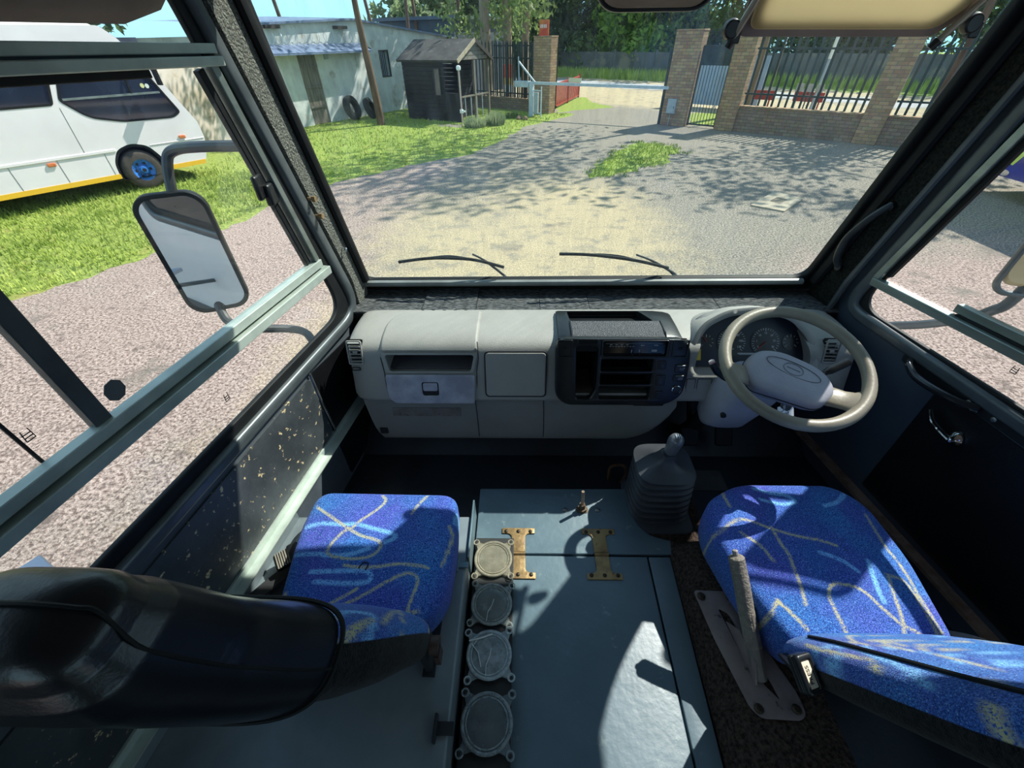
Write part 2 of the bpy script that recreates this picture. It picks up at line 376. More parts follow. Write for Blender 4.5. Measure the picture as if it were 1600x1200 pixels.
mb = MB(); mb.prism(ell(0, 0, .02, .022, 8, .3), 0, .0015, FL @ Matrix.Translation((.93, 1.943, -.004)))
tag(obj('window_sticker', mb, mat('grey_sticker', '#55595c', rough=.6)), 'small grey eight-sided sticker on the sliding side pane', 'sticker')
wR = side_window('window_3', holeR, glassR, FR, R, -1)
mb = MB(); mb.plate([(.15, 1.69), (1.7, 1.70), (1.7, 1.84), (.19, 1.80)], [], .004, FR @ Matrix.Translation((0, 0, .004))); obj('pane', mb, M_side, wR)
mb = MB(); mb.plate([(.2, 1.82), (1.7, 1.86), (1.7, 2.67), (.47, 2.67)], [], .004, FR @ Matrix.Translation((0, 0, .006))); obj('sliding_pane', mb, M_side, wR)
rail(wR, FR, .178, 1.80, 1.70, 1.855, .026, .030, -.006, M_alu)
rail(wR, FR, .435, 1.839, 1.70, 1.885, .024, .022, .012, M_alu, 'sash_bottom')
rail(wR, FR, .45, 1.824, 1.70, 1.868, .008, .02, .006, M_rubber, 'rail_groove')
rail(wR, FR, .183, 1.81, .345, 2.36, .022, .024, -.004, M_alu, 'front_channel')
rail(wR, FR, .205, 1.83, .362, 2.36, .022, .016, .004, M_rubber, 'channel_rubber')
etch(wR, FR, .64, 1.765, .003)
# ---- fittings on walls and pillars
def screw(mb, P, n, r=.006, h=.004):
    n = V(n).normalized(); mb.tube([V(P)-n*.002, V(P)+n*h*.6, V(P)+n*h], [r, r, r*.6], 10)
inL = V((ca, -sa, 0)); inR = V((-ca, -sa, 0))
for s, z, lab in ((.165, 2.075, 'rusty bolt stub on the carpeted pillar, upper of the pair'), (.155, 2.02, 'rusty bolt stub on the carpeted pillar, lower of the pair')):
    mb = MB(); P = L(s, z, -.012); mb.tube([P, P+inL*.02], .005, 8); mb.tube([P+inL*.014, P+inL*.026], .009, 6)
    tag(obj('bolt', mb, mat('rusty_bolt', '#a38a6a', '#6b5238', 60, rough=.6, metal=.5)), lab, 'bolt', 'bolt stubs on the pillar')
mb = MB(); mb.tube(smooth_path([L(.062, 1.876, -.012), L(.062, 1.878, -.028), L(.066, 1.87, -.03), L(.066, 1.862, -.022)], 4), .003, 6)
tag(obj('coat_hook', mb, M_chrome), 'tiny bright hook low on the carpeted pillar beside the windscreen', 'hook')
# grab handle on driver's pillar
h = thing('grab_handle', R(.06, 1.9), 'dark curved grab handle screwed to the pillar on the driver side', 'handle')
mb = MB(); mb.tube(smooth_path([R(.045, 1.795, -.03), R(.04, 1.83, -.05), R(.05, 1.90, -.062), R(.085, 1.97, -.06), R(.105, 2.01, -.045), R(.115, 2.03, -.03)], 6), .010, 10, squash=1.3)
obj('grip', mb, mat('grey_black_grip', '#2d3032', '#3d4040', 30, rough=.45), h)
for s, z in ((.045, 1.79), (.112, 2.025)):
    mb = MB(); mb.tube([R(s, z, -.02), R(s, z, -.036)], .014, 12); f = obj('foot', mb, M_black, h, bevel=.003)
    mb = MB(); screw(mb, R(s, z, -.036), inR, .005); obj('screw', mb, M_steel, f)
h = thing('pull_handle', R(.55, 1.64), 'long dark pull handle with bright worn end under the driver window', 'handle')
mb = MB(); mb.tube(smooth_path([R(.44, 1.652, -.012), R(.455, 1.65, -.035), R(.50, 1.637, -.045), R(.56, 1.637, -.042), R(.62, 1.642, -.03), R(.66, 1.648, -.012)], 6), .011, 10)
obj('grip', mb, mat('glossy_dark', '#1d2024', rough=.18), h)
mb = MB(); mb.plate(rpoly([(.41, 1.632), (.92, 1.632), (.92, 1.662), (.41, 1.668)], .012), [], .008, FR @ Matrix.Translation((0, 0, -.012))); obj('backplate', mb, M_black, h)
for s in (.63, .70): mb = MB(); screw(mb, R(s, 1.647, -.012), inR, .007); obj('screw', mb, M_steel, h)
h = thing('window_crank', R(.64, 1.54), 'chrome door lever on the black patch of the driver door', 'handle')
mb = MB(); mb.lathe([(.020, 0), (.021, .006), (.017, .012), (.012, .018), (.010, .03), (.004, .033)], frame(R(.668, 1.535, -.005), (0, 1, 0), (0, 0, 1), inR), 20); obj('escutcheon', mb, M_chrome, h)
mb = MB(); mb.tube(smooth_path([R(.668, 1.537, -.032), R(.635, 1.545, -.036), R(.605, 1.555, -.036), R(.58, 1.572, -.028)], 6), [.009]*7+[.008]*6+[.006]*6, 10, squash=.6); obj('lever', mb, M_chrome, h)
# ---- exterior mirrors
M_arm = mat('dark_grey_arm', '#33383a', '#2a2e30', 10, rough=.45)
mg = bpy.data.materials.new('mirror_glass'); n_, l_ = nodes(mg); n_['Principled BSDF'].inputs['Metallic'].default_value = 1; n_['Principled BSDF'].inputs['Roughness'].default_value = .015; n_['Principled BSDF'].inputs['Base Color'].default_value = (.75, .8, .82, 1)
def ext_mirror(name, c, ux, uy, w, h, label, m_shell, arms):
    t = thing(name, c, label, 'mirror'); F = frame(c, ux, uy)
    F2 = F
    mb = MB(); out = rrect(-w/2, -h/2, w/2, h/2, .06, 8)
    Rn = []
    for k, (z, sc) in enumerate(((.0, 1), (-.02, 1.0), (-.05, .93), (-.07, .75), (-.075, .4))):
        Rn.append([F2 @ V((x*sc, y*sc, z)) for x, y in out])
    mb.rings(Rn); obj('housing', mb, m_shell, t)
    mb = MB(); mb.plate(out, [rrect(-w/2+.014, -h/2+.014, w/2-.014, h/2-.014, .05, 8)], .012, F2 @ Matrix.Translation((0, 0, -.002)), bev=.004); obj('rim', mb, M_rubber, t)
    mb = MB(); mb.plate(rrect(-w/2+.012, -h/2+.012, w/2-.012, h/2-.012, .05, 8), [], .003, F2 @ Matrix.Translation((0, 0, .001))); obj('mirror_glass', mb, mg, t)
    for a, r in arms:
        mb = MB(); mb.tube(smooth_path(a, 8), r, 10); obj('bracket_arm', mb, M_arm, t)
    return t
ARM_UP = [V(p) for p in ((-1.445, 1.42, 2.03), (-1.435, 1.437, 2.10), (-1.43, 1.452, 2.141), (-1.42, 1.468, 2.174), (-1.38, 1.462, 2.191), (-1.30, 1.425, 2.203), (-1.19, 1.385, 2.212), (-1.0, 1.335, 2.22))]
ARM_LOW = [V(p) for p in ((-1.46, 1.40, 1.67), (-1.42, 1.36, 1.615), (-1.32, 1.352, 1.591), (-1.22, 1.40, 1.557), (-1.16, 1.40, 1.538), (-1.09, 1.33, 1.525), (-1.0, 1.30, 1.50))]

ext_mirror("side_mirror", V((-1.45, 1.405, 1.862)), (.895, .446, 0), (0, 0, 1), .212, .43, "large black-rimmed mirror on a bent arm outside the sliding side window", M_rubber,
  [(ARM_UP, .016), (ARM_LOW, .016)])
M_cream = mat('cream_shell', '#c9b48c', '#bda77e', 9, rough=.5)
t = thing('side_mirror', (1.36, 1.26, 1.8), 'cream-backed mirror on a grey bent arm outside the driver window', 'mirror')
F = frame((1.395, 1.24, 2.24), (.95, -.3, 0), (0, 0, 1))  # taller than its visible end, stretched so its shadow crosses the seat
mb = MB(); out = rrect(-.13, -.46, .13, .46, .05, 8); mb.plate(out, [rrect(-.115, -.445, .115, .445, .04, 8)], .02, F, bev=.006); obj('rim', mb, M_gask, t)
mb = MB(); mb.rings([[F @ V((x*q, y*q, z)) for x, y in out] for z, q in ((.004, .93), (.018, .90), (.024, .6))]); obj('housing', mb, M_cream, t)
mb = MB(); mb.tube(smooth_path([V((1.05, 1.54, 1.42)), V((1.18, 1.50, 1.50)), V((1.28, 1.40, 1.575)), V((1.33, 1.33, 1.64)), V((1.34, 1.27, 1.71)), V((1.36, 1.25, 1.80)), V((1.37, 1.25, 2.2))], 8), .017, 10); obj('bracket_arm', mb, M_gask, t)
mb = MB(); mb.tube(smooth_path([V((1.37, 1.25, 2.2)), V((1.33, 1.30, 2.36)), V((1.15, 1.36, 2.40)), V((.97, 1.40, 2.36))], 8), .014, 10); obj('bracket_arm', mb, M_gask, t)
# pale plate with a dark bolt just outside the lower pane
t = thing('body_plate', (-1.42, .40, 1.5), 'pale lilac-white metal plate with a dark bolt outside the lower pane', 'plate')
mb = MB(); mb.prism([(-1.305, .40), (-1.40, .335), (-1.49, .42), (-1.455, .475)], 1.48, 1.50) ; obj('plate', mb, mat('lilac_white_paint', '#c4c2cc', rough=.4), t, bevel=.003)
mb = MB(); mb.tube([V((-1.40, .38, 1.48)), V((-1.36, .30, 1.38)), V((-1.135, .20, 1.30))], .012, 8); obj('bracket_arm', mb, M_gask, t)
mb = MB(); mb.cyl((-1.395, .395, 1.50), (-1.395, .395, 1.515), .022, 6); mb.cyl((-1.375, .385, 1.50), (-1.375, .385, 1.508), .016, 12); obj('bolt', mb, M_black, t, bevel=.003)
# interior mirror and sun visor at the top of the windscreen
t = thing('interior_mirror', (-.035, 1.08, 2.6), 'wide black-rimmed interior mirror hanging at the top of the windscreen', 'mirror')
F = frame((-.035, 1.05, 2.545), (1, .02, 0), (0, .06, 1))
out = rpoly([(-.118, .03), (.118, .03), (.108, -.062), (-.108, -.062)], .045, 8)
mb = MB(); mb.plate(out, [[(x*.93, y*.86-.003) for x, y in out]], .014, F, bev=.004)
mb.rings([[F @ V((x*q, y*q, z)) for x, y in out] for z, q in ((.0, .97), (-.02, .95), (-.032, .7))]); obj('housing', mb, M_black, t)
mb = MB(); mb.plate([(x*.94, y*.88-.003) for x, y in out], [], .002, F @ Matrix.Translation((0, 0, .006))); obj('mirror_glass', mb, mg, t)
mb = MB(); mb.tube([V((-.035, 1.085, 2.56)), V((-.035, 1.14, 2.70)), V((-.035, 1.17, 2.88))], .008, 8); obj('stem', mb, M_black, t)
t = thing('sun_visor', (.48, 1.28, 2.7), 'tan sun visor with pale rods and black clamps above the steering wheel', 'visor')
M_tan = mat('tan_visor', '#c2b08a', '#b3a27e', 3, rough=.45, c3='#77694f', s3=9, lo3=.64, hi3=.75)
n_, l_ = nodes(M_tan); tr_ = n_.new('ShaderNodeBsdfTranslucent'); tr_.inputs['Color'].default_value = lin('#d2c6ac'); mx_ = n_.new('ShaderNodeMixShader'); mx_.inputs[0].default_value = .8; l_.new(n_['Principled BSDF'].outputs[0], mx_.inputs[1]); l_.new(tr_.outputs[0], mx_.inputs[2]); l_.new(mx_.outputs[0], [q_ for q_ in n_ if q_.type == 'OUTPUT_MATERIAL'][0].inputs['Surface'])
M_rod = mat('pale_rod', '#a69d8e', '#8b8378', 12, rough=.35, metal=.3)
F = frame((.483, 1.302, 2.446), (1, .01, -.012), (0, -.30, 1)) @ Matrix.Scale(1.083, 4)
mb = MB(); mb.plate(rpoly([(-.213, .012), (.19, .012), (.232, .05), (.232, .30), (-.213, .30)], .022), [], .008, F @ Matrix.Translation((0, 0, .004)), bev=.003); obj('panel', mb, M_tan, t)
mb = MB(); mb.plate(rpoly([(-.228, -.004), (.205, -.004), (.25, .04), (.25, .31), (-.228, .31)], .02), [rpoly([(-.19, .03), (.175, .03), (.215, .065), (.215, .28), (-.19, .28)], .02)], .006, F @ Matrix.Translation((0, 0, -.006)), bev=.002); obj('backing', mb, mat('mauve_brown_backing', '#8d7a70', '#7c6a62', 6, rough=.5), t)
for x, x2, q in ((-.245, -.225, -.018), (.205, .285, -.02)):
    mb = MB(); a = F @ V((x, q, .014)); b = F @ V((x2+(.03 if x > 0 else .045), .19, .014)); mb.tube([a, b], .008, 10); r_ = obj('rod', mb, M_rod, t)
    mb = MB(); mb.tube([a, a+(b-a)*.07], .010, 10); obj('rod_cap', mb, M_black, r_)
for P in ((-.248, .012), (.262, .022)):
    mb = MB(); c = F @ V((P[0], P[1], .008)); mb.lathe([(.0, -.012), (.018, -.012), (.021, 0), (.018, .012), (0, .012)], frame(c, (1, 0, 0), (0, 0, 1)), 14); mb.box(c+V((.012, 0, -.012)), (.022, .02, .03)); obj('clamp', mb, M_black, t, bevel=.003)
for x in (-.2, .2): mb = MB(); mb.tube([F @ V((x, .30, 0)), V((.483+x, 1.20, 2.89))], .007, 8); obj('hanger', mb, M_rod, t)
# ---- wipers on the outside of the windscreen
for pts, arm, lab in (([(-.768, .09), (-.66, .106), (-.565, .108), (-.46, .098), (-.349, .062)], [(-.47, .10, .03), (-.42, .06, .035), (-.33, -.03, .03), (-.27, -.09, .02)], 'wiper blade parked low on the windscreen in front of the passenger side'),
                      ([(-.131, .126), (-.02, .122), (.1, .106), (.2, .086), (.31, .055)], [(.17, .094, .03), (.24, .06, .035), (.34, .0, .03), (.42, -.08, .02)], 'wiper blade parked low on the windscreen in front of the radio')):
    t = thing('windscreen_wiper', W(pts[2][0], 0, .03), lab, 'wiper', 'wipers')
    P = smooth_path([W(x, q-.022, .024) for x, q in pts], 5)
    mb = MB(); mb.tube(P, .006, 6); obj('blade', mb, M_rubber, t)
    n_p = len(P); mb = MB()
    for i0, i1 in ((1, n_p-2), (n_p//4, n_p*3//4)):
        a, b = P[i0], P[i1]; off = V((0, math.cos(T16), math.sin(T16)))
        mb.tube(smooth_path([a+off*.003, (a*.75+b*.25)*.55+P[(3*i0+i1)//4]*.45+off*.012, P[(i0+i1)//2]+off*.014, (a*.25+b*.75)*.55+P[(i0+3*i1)//4]*.45+off*.012, b+off*.003], 5), .003, 6)
    obj('bow', mb, M_steel if 0 else M_black, t)
    mb = MB(); mb.tube(smooth_path([W(*p) for p in arm], 6), [.004]*6+[.005]*6+[.007]*7, 8); obj('arm', mb, M_black, t)
# ------------------------------------------------------------------ dashboard
M_dash = mat('grey_dash_plastic', '#94928d', '#8b8984', 4, rough=.55, bump=.12, bscale=260)
M_dashlow = mat('grey_lower_plastic', '#7a7977', '#71706e', 4, rough=.6, bump=.1, bscale=240)
M_gbdoor = mat('rubbed_grey_plastic', '#8b8c98', '#a9a9b4', 14, .4, .68, rough=.4, c3='#3c3d44', s3=26, lo3=.70, hi3=.74)
M_dark = mat('deep_recess', '#141518', rough=.7)
M_greyrec = mat('tray_recess', '#5b5b60', '#515156', 6, rough=.6)
M_fascia = mat('black_fascia', '#0f1114', '#16191d', 10, rough=.3, bump=.06, bscale=200)
M_pad = mat('grained_pad', '#3a3b42', '#2f3036', 60, rough=.45, bump=.6, bscale=240)
M_seam = mat('seam_shadow_gap', '#2e2e33', rough=.8)
D = thing('dashboard', (0, 1.2, 1.2), 'light grey vehicle dashboard with a black centre panel under the windscreen', 'dashboard')
prof = [(1.40, 1.52), (1.395, 1.636), (1.375, 1.650), (1.30, 1.655), (1.22, 1.651), (1.175, 1.638), (1.153, 1.615), (1.143, 1.58), (1.132, 1.545), (1.118, 1.50), (1.105, 1.46), (1.103, 1.442), (1.115, 1.431), (1.16, 1.43), (1.30, 1.43)]
def sub(p, n=4):
    q = smooth_path([V((a, b, 0)) for a, b in p], n); return [(v.x, v.y) for v in q]
pf = sub(prof, 4)
def station(x, k):
    return [V((x, 1.28+(y-1.28)*k, 1.54+(z-1.54)*(k*.6+.4))) for y, z in pf]
xs = [(-.898, .50), (-.896, .72), (-.888, .86), (-.872, .95), (-.845, .99), (-.81, 1)]+[(-.78+.05*i, 1) for i in range(32)]+[(.82, 1), (.85, .97), (.872, .9), (.885, .75), (.888, .5)]
mb = MB(); mb.rings([station(x, k) for x, k in xs])
body = obj('body', mb, M_dash, D, angle=40)
def fy(z):  # front of the upper face at height z
    return 1.153-(1.615-z)*.29
def FP(x, z, o=0): return V((x, fy(z)-o, z))
nF = V((0, 1, -.29)).normalized(); FD = frame((0, fy(1.5), 1.5), (1, 0, 0), (0, .29, 1), -nF)  # local (x, h), z toward driver
def q(z): return (z-1.5)*math.sqrt(1+.29**2)
def fpl(mb, outl, holes, t, off=0, bev=0): return mb.plate(outl, holes, t, FD @ Matrix.Translation((0, 0, off)), bev=bev)
def cutbox(x0, z0, x1, z1, depth, r=.01, front=.06):
    m = MB(); m.prism(rrect(x0, q(z0), x1, q(z1), r), -depth, front, FD); return m
# carve the open tray, the vents, the centre opening and the instrument bay
cut(body, (lambda m: (m.prism(rpoly([(-.752, q(1.546)), (-.45, q(1.546)), (-.436, q(1.613)), (-.762, q(1.613))], .014), -.16, .08, FD), m)[1])(MB()))
cut(body, cutbox(-.883, 1.578, -.836, 1.655, .03, .006))
cut(body, cutbox(-.14, 1.47, .26, 1.70, .22, .01))
cut(body, cutbox(.755, 1.585, .80, 1.66, .03, .006))
arch = [(.325, 1.535), (.72, 1.535), (.715, 1.60), (.69, 1.66), (.62, 1.71), (.52, 1.725), (.43, 1.715), (.36, 1.68), (.328, 1.62)]
FX = frame((0, 1.0, 0), (1, 0, 0), (0, 0, 1), (0, 1, 0))
m_ = MB(); m_.prism(rpoly(arch, .03), 0, .31, FX); cut(body, m_)
# open tray lining
mb = MB(); fpl(mb, rpoly([(-.758, q(1.541)), (-.446, q(1.541)), (-.43, q(1.618)), (-.77, q(1.618))], .015), [rpoly([(-.745, q(1.55)), (-.457, q(1.55)), (-.443, q(1.609)), (-.756, q(1.609))], .012)], .006, -.002, .002)
tr = obj('open_tray', mb, M_dash, D)
mb = MB(); mb.b2((-.77, 1.265, 1.53), (-.43, 1.27, 1.63)); mb.b2((-.77, 1.16, 1.535), (-.43, 1.27, 1.545)); obj('tray_back', mb, M_greyrec, tr)
# raised cover over the glove box, following the top of the dash
def patch(x0, x1, z_end, off):
    run = [p for p in sub(prof, 10)]; run = [p for p in run if p[1] > z_end-.001 and p[0] < 1.372]
    n = len(run)
    def fn(a, b):
        x = x0+(x1-x0)*a; i = min(int(b*(n-1)), n-2); t = b*(n-1)-i
        y = run[i][0]*(1-t)+run[i+1][0]*t; z = run[i][1]*(1-t)+run[i+1][1]*t
        ty = run[i+1][0]-run[i][0]; tz = run[i+1][1]-run[i][1]; l = math.hypot(ty, tz) or 1
        e = min(a*(x1-x0), (1-a)*(x1-x0), b*.26+.0)
        # rounded far corner toward the door
        cx, cb = .10, .4
        if a*(x1-x0) < cx and b < cb:
            dd = math.hypot((cx-a*(x1-x0))/cx, (cb-b)/cb); e = min(e, (1-dd)*.1)
        h = off*max(0, min(1, e/.008))-.003*(e < .001)
        return V((x, y+tz/l*h*1, z-ty/l*h))
    return fn
mb = MB(); mb.grid(patch(-.772, -.428, 1.622, .0075), 90, 60); obj('glove_box_cover', mb, M_dash, D, angle=60)
# lower front modules
def seam(pts, r=.0018, name='panel_gap', par=D, off=.0005):
    mb = MB(); mb.tube([FP(x, z, off) for x, z in pts], r, 6); return obj(name, mb, M_seam, par)
seam([(-.43, 1.655), (-.428, 1.60), (-.436, 1.55), (-.437, 1.445)]); seam([(-.772, 1.60), (-.765, 1.545), (-.765, 1.46), (-.745, 1.436)])
mb = MB(); fpl(mb, rpoly([(-.762, q(1.54)), (-.442, q(1.54)), (-.446, q(1.432)), (-.735, q(1.432)), (-.758, q(1.455))], .012), [rrect(-.634, q(1.462), -.574, q(1.513), .008)], .010, .003, .003)
gd = obj('glove_box_door', mb, M_gbdoor, D)
mb = MB(); fpl(mb, rrect(-.636, q(1.460), -.572, q(1.515), .007), [], .002, .0045); obj('latch_well', mb, M_dark, gd)
mb = MB(); fpl(mb, rrect(-.630, q(1.480), -.578, q(1.510), .006), [], .007, .0055, .002); obj('latch', mb, M_gbdoor, gd)
mb = MB(); fpl(mb, rrect(-.408, q(1.455), -.188, q(1.623), .016), [rrect(-.404, q(1.459), -.192, q(1.619), .013)], .003, .0015)
pb = obj('panel_gap', mb, M_seam, D)
mb = MB(); fpl(mb, rrect(-.403, q(1.460), -.193, q(1.618), .012), [], .007, .001, .003); obj('blank_cover', mb, M_dash, D)
# vents
def vent(x0, z0, x1, z1, n, mat_, par, off=0, name='air_vent', vert=True):
    mb = MB(); fpl(mb, rrect(x0, q(z0), x1, q(z1), .006), [rrect(x0+.005, q(z0)+.005, x1-.005, q(z1)-.005, .004)], .006, off-.002, .0015); v = obj(name, mb, mat_, par)
    mb = MB(); fpl(mb, rrect(x0+.002, q(z0)+.002, x1-.002, q(z1)-.002, .004), [], .002, off-.022); obj('vent_back', mb, M_dark, v)
    mb = MB()
    for i in range(n):
        h = q(z0)+.005+(q(z1)-q(z0)-.01)*(i+.5)/n
        mb.box(FD @ V(((x0+x1)/2, h, off-.006)), (x1-x0-.006, .012, .0028), (rad(-14), 0, 0))
    obj('slats', mb, mat_, v)
    mb = MB(); mb.box(FD @ V(((x0+x1)/2, q((z0+z1)/2), off-.001)), (.016, .006, .008)); obj('vent_thumb', mb, mat_, v, bevel=.0015)
    return v
vent(-.886, 1.574, -.833, 1.659, 6, M_dash, D); vent(.752, 1.582, .803, 1.663, 6, M_dash, D)
mb = MB(); fpl(mb, rrect(-.880, q(1.552), -.848, q(1.565), .005), [rrect(-.876, q(1.555), -.852, q(1.562), .003)], .003, 0, .001); obj('vent_switch', mb, M_dark, D)
# lower apron
low = [(1.135, 1.445), (1.118, 1.42), (1.110, 1.36), (1.104, 1.29), (1.104, 1.245), (1.115, 1.225), (1.16, 1.215), (1.30, 1.22), (1.30, 1.445)]
lw = sub(low, 3)
mb = MB(); Rn = []
for x, k in [(-.868, .80), (-.862, .9), (-.85, 1)]+[(-.80+.06*i, 1) for i in range(16)]+[(.14, .99), (.18, .93), (.22, .80), (.25, .62), (.275, .42), (.29, .2)]:
    Rn.append([V((x+(1.445-z)*.12*(x < -.84), y, 1.445+(z-1.445)*k)) for y, z in lw])
mb.rings(Rn); ap = obj('lower_apron', mb, M_dashlow, D, angle=50)
for x in (-.448, -.196):
    mb = MB(); mb.tube([V((x, 1.1165, 1.43)), V((x+.003, 1.109, 1.36)), V((x+.005, 1.103, 1.29)), V((x+.005, 1.103, 1.245))], .0017, 6); obj('apron_joint', mb, M_seam, ap)
mb = MB(); mb.tube([V((-.855, 1.117, 1.432)), V((-.19, 1.117, 1.432)), V((-.15, 1.117, 1.432))], .003, 6); obj('apron_joint', mb, M_seam, ap)
mb = MB(); mb.plate(rrect(-.765, -.02, -.505, .02, .004), [], .003, frame((0, 1.1125, 1.372), (1, 0, 0), (0, .095, 1), (0, -1, .095)))
pl = obj('name_plate_strip', mb, mat('worn_brown_strip', '#6e6a68', '#57524f', 20, rough=.5, c3='#3a3634', s3=30, lo3=.6, hi3=.66), ap)
tag(pl, 'worn brownish plate strip')
mb = MB(); mb.box((-.815, 1.103, 1.278), (.03, .012, .028)); obj('apron_clip', mb, M_dark, ap, bevel=.003)
# ---- black centre panel
cpo = rpoly([(-.163, 1.655), (-.158, 1.47), (-.12, 1.437), (.23, 1.437), (.285, 1.47), (.296, 1.56), (.290, 1.64), (.262, 1.672), (-.14, 1.676)], [.02, .03, .04, .05, .04, .06, .05, .03, .03], 6)
cpo = [(x, q(z)) for x, z in cpo]
pocket = rpoly([(-.092, q(1.648)), (-.02, q(1.648)), (-.018, q(1.50)), (-.035, q(1.462)), (-.085, q(1.462))], .012)
rackh = [rrect(-.004, q(z0), .170, q(z1), .004) for z0, z1 in ((1.562, 1.603), (1.515, 1.556), (1.462, 1.509))]
radioh = rrect(-.008, q(1.617), .212, q(1.668), .006)
mb = MB(); fpl(mb, cpo, [pocket]+rackh+[radioh], .036, -.004, .006)
cp = obj('centre_panel', mb, M_fascia, D, angle=40)
# panel top with a sunken tray, running back over the dash
mb = MB()
secs = []
for x, k in ((-.150, .85), (-.140, 1), (-.11, 1.0), (.17, 1.0), (.21, .97), (.25, .8), (.272, .55)):
    secs.append([V((x, y, 1.64+(z-1.64)*k)) for y, z in ((1.36, 1.635), (1.36, 1.662), (1.335, 1.674), (1.26, 1.678), (1.185, 1.675), (1.160, 1.669), (1.147, 1.661), (1.150, 1.625))])
mb.rings(secs); hood = obj('panel_hood', mb, M_fascia, cp, angle=45)
m_ = MB(); m_.prism(rpoly([(-.112, 1.338), (.15, 1.338), (.19, 1.262), (-.105, 1.262)], .012), 1.650, 1.72); cut(hood, m_)
mb = MB(); mb.grid(lambda a, b: V((-.104+.313*a, 1.256-.108*b, 1.6805-.002*b-.0145*b**4)), 8, 10); 
obj('grained_pad', mb, M_pad, cp)
mb = MB(); mb.tube([V((-.106, 1.256, 1.681)), V((-.106, 1.185, 1.679)), V((-.106, 1.147, 1.664)), V((.211, 1.147, 1.664)), V((.211, 1.185, 1.679)), V((.211, 1.256, 1.681))], .003, 6); obj('pad_trim', mb, M_fascia, cp)
mb = MB(); fpl(mb, pocket, [], .002, -.17); fpl(mb, rrect(-.02, q(1.455), .19, q(1.61), .004), [], .002, -.17)
for a, b in ((-.095, -.018), (-.008, .174)):
    mb.box(FD @ V((a-.004, q(1.55), -.09)), (.003, .17, .2)); mb.box(FD @ V((b+.004, q(1.55), -.09)), (.003, .17, .2))
for z in (1.458, 1.655): mb.box(FD @ V((.04, q(z), -.09)), (.3, .17, .003))
obj('recess_lining', mb, M_dark, cp)
mb = MB()
for z in (1.559, 1.512): mb.box(FD @ V((.083, q(z), -.05)), (.176, .12, .003))
obj('rack_shelf', mb, M_black, cp)
vent(-.157, 1.612, -.106, 1.672, 5, M_fascia, cp, .032); vent(.226, 1.612, .280, 1.672, 5, M_fascia, cp, .032)
mb = MB(); fpl(mb, rrect(-.092, q(1.657), -.020, q(1.675), .004), [rrect(-.086, q(1.661), -.026, q(1.672), .002)], .006, .030, .0015); sl = obj('card_slot', mb, M_fascia, cp)
mb = MB(); fpl(mb, rrect(-.088, q(1.659), -.024, q(1.673), .002), [], .001, .031); obj('slot_gap', mb, M_dark, sl)
# radio / climate unit
mb = MB(); fpl(mb, rrect(-.010, q(1.614), .214, q(1.671), .008), [rrect(-.004, q(1.618), .208, q(1.667), .005)], .008, .028, .002); rd = obj('radio', mb, M_fascia, cp)
mb = MB(); fpl(mb, rrect(-.005, q(1.617), .209, q(1.668), .005), [], .012, .016, .002); obj('radio_face', mb, mat('gloss_black', '#0c0d0f', rough=.15), rd)
mb = MB(); mb.box(FD @ V((.10, q(1.658), .0282)), (.19, .0008, .0006))
for i in range(9): mb.box(FD @ V((.02+.0095*i, q(1.648), .0285)), (.006, .002, .0012))
for i in range(4): mb.box(FD @ V((.022+.018*i, q(1.654), .0285)), (.008, .002, .002))
for x in (.128, .172): mb.box(FD @ V((x, q(1.652), .0285)), (.014, .002, .003))
for x, z in ((.092, 1.632), (.118, 1.632)): mb.box(FD @ V((x, q(z), .029)), (.0025, .002, .012))
mb.box(FD @ V((.168, q(1.634), .0285)), (.018, .002, .008))
obj('radio_marks', mb, mat('dim_grey_print', '#9a9da2', rough=.5), rd)
mb = MB()
for z in (1.618,): mb.box(FD @ V((.10, q(1.6225), .030)), (.19, .004, .003))
for x in (.096, .120): mb.box(FD @ V((x, q(1.6225), .031)), (.006, .006, .009))
obj('slider', mb, M_fascia, rd)
for x0, z0, x1, z1 in ((.186, 1.572, .214, 1.600), (.186, 1.512, .218, 1.550), (.192, 1.470, .218, 1.492)):
    mb = MB(); fpl(mb, rrect(x0, q(z0), x1, q(z1), .003), [], .006, .029, .002); sw = obj('switch', mb, M_black, cp)
    mb = MB(); fpl(mb, rrect(x0+.006, q(z0)+.006, x1-.006, q(z1)-.008, .002), [], .002, .0345, .0008); obj('switch_key', mb, M_fascia, sw)
for z0, z1 in ((1.560, 1.588), (1.528, 1.552)):
    mb = MB(); fpl(mb, rrect(.244, q(z0), .284, q(z1), .004), [], .006, .029, .002); sw = obj('rocker_switch', mb, M_black, cp)
    mb = MB(); mb.box(FD @ V((.264, q(z1)-.004, .036)), (.026, .006, .006)); mb.box(FD @ V((.268, q((z0+z1)/2)-.002, .0355)), (.016, .002, .012)); obj('rocker_key', mb, M_steel, sw, bevel=.0015)
mb = MB(); mb.lathe([(.0135, 0), (.016, .001), (.0162, .005), (.0148, .0065), (.0137, .004)], FD @ Matrix.Translation((.262, q(1.497), .030)), 24); lg = obj('lighter_socket', mb, M_chrome, cp)
mb = MB(); mb.lathe([(.0, 0), (.0137, .0), (.0137, .005), (0, .006)], FD @ Matrix.Translation((.262, q(1.497), .030)), 20); obj('socket_plug', mb, M_black, lg)
mb = MB(); mb.box((.185, 1.112, 1.425), (.11, .03, .016)); obj('ashtray_lip', mb, M_black, D, bevel=.005)
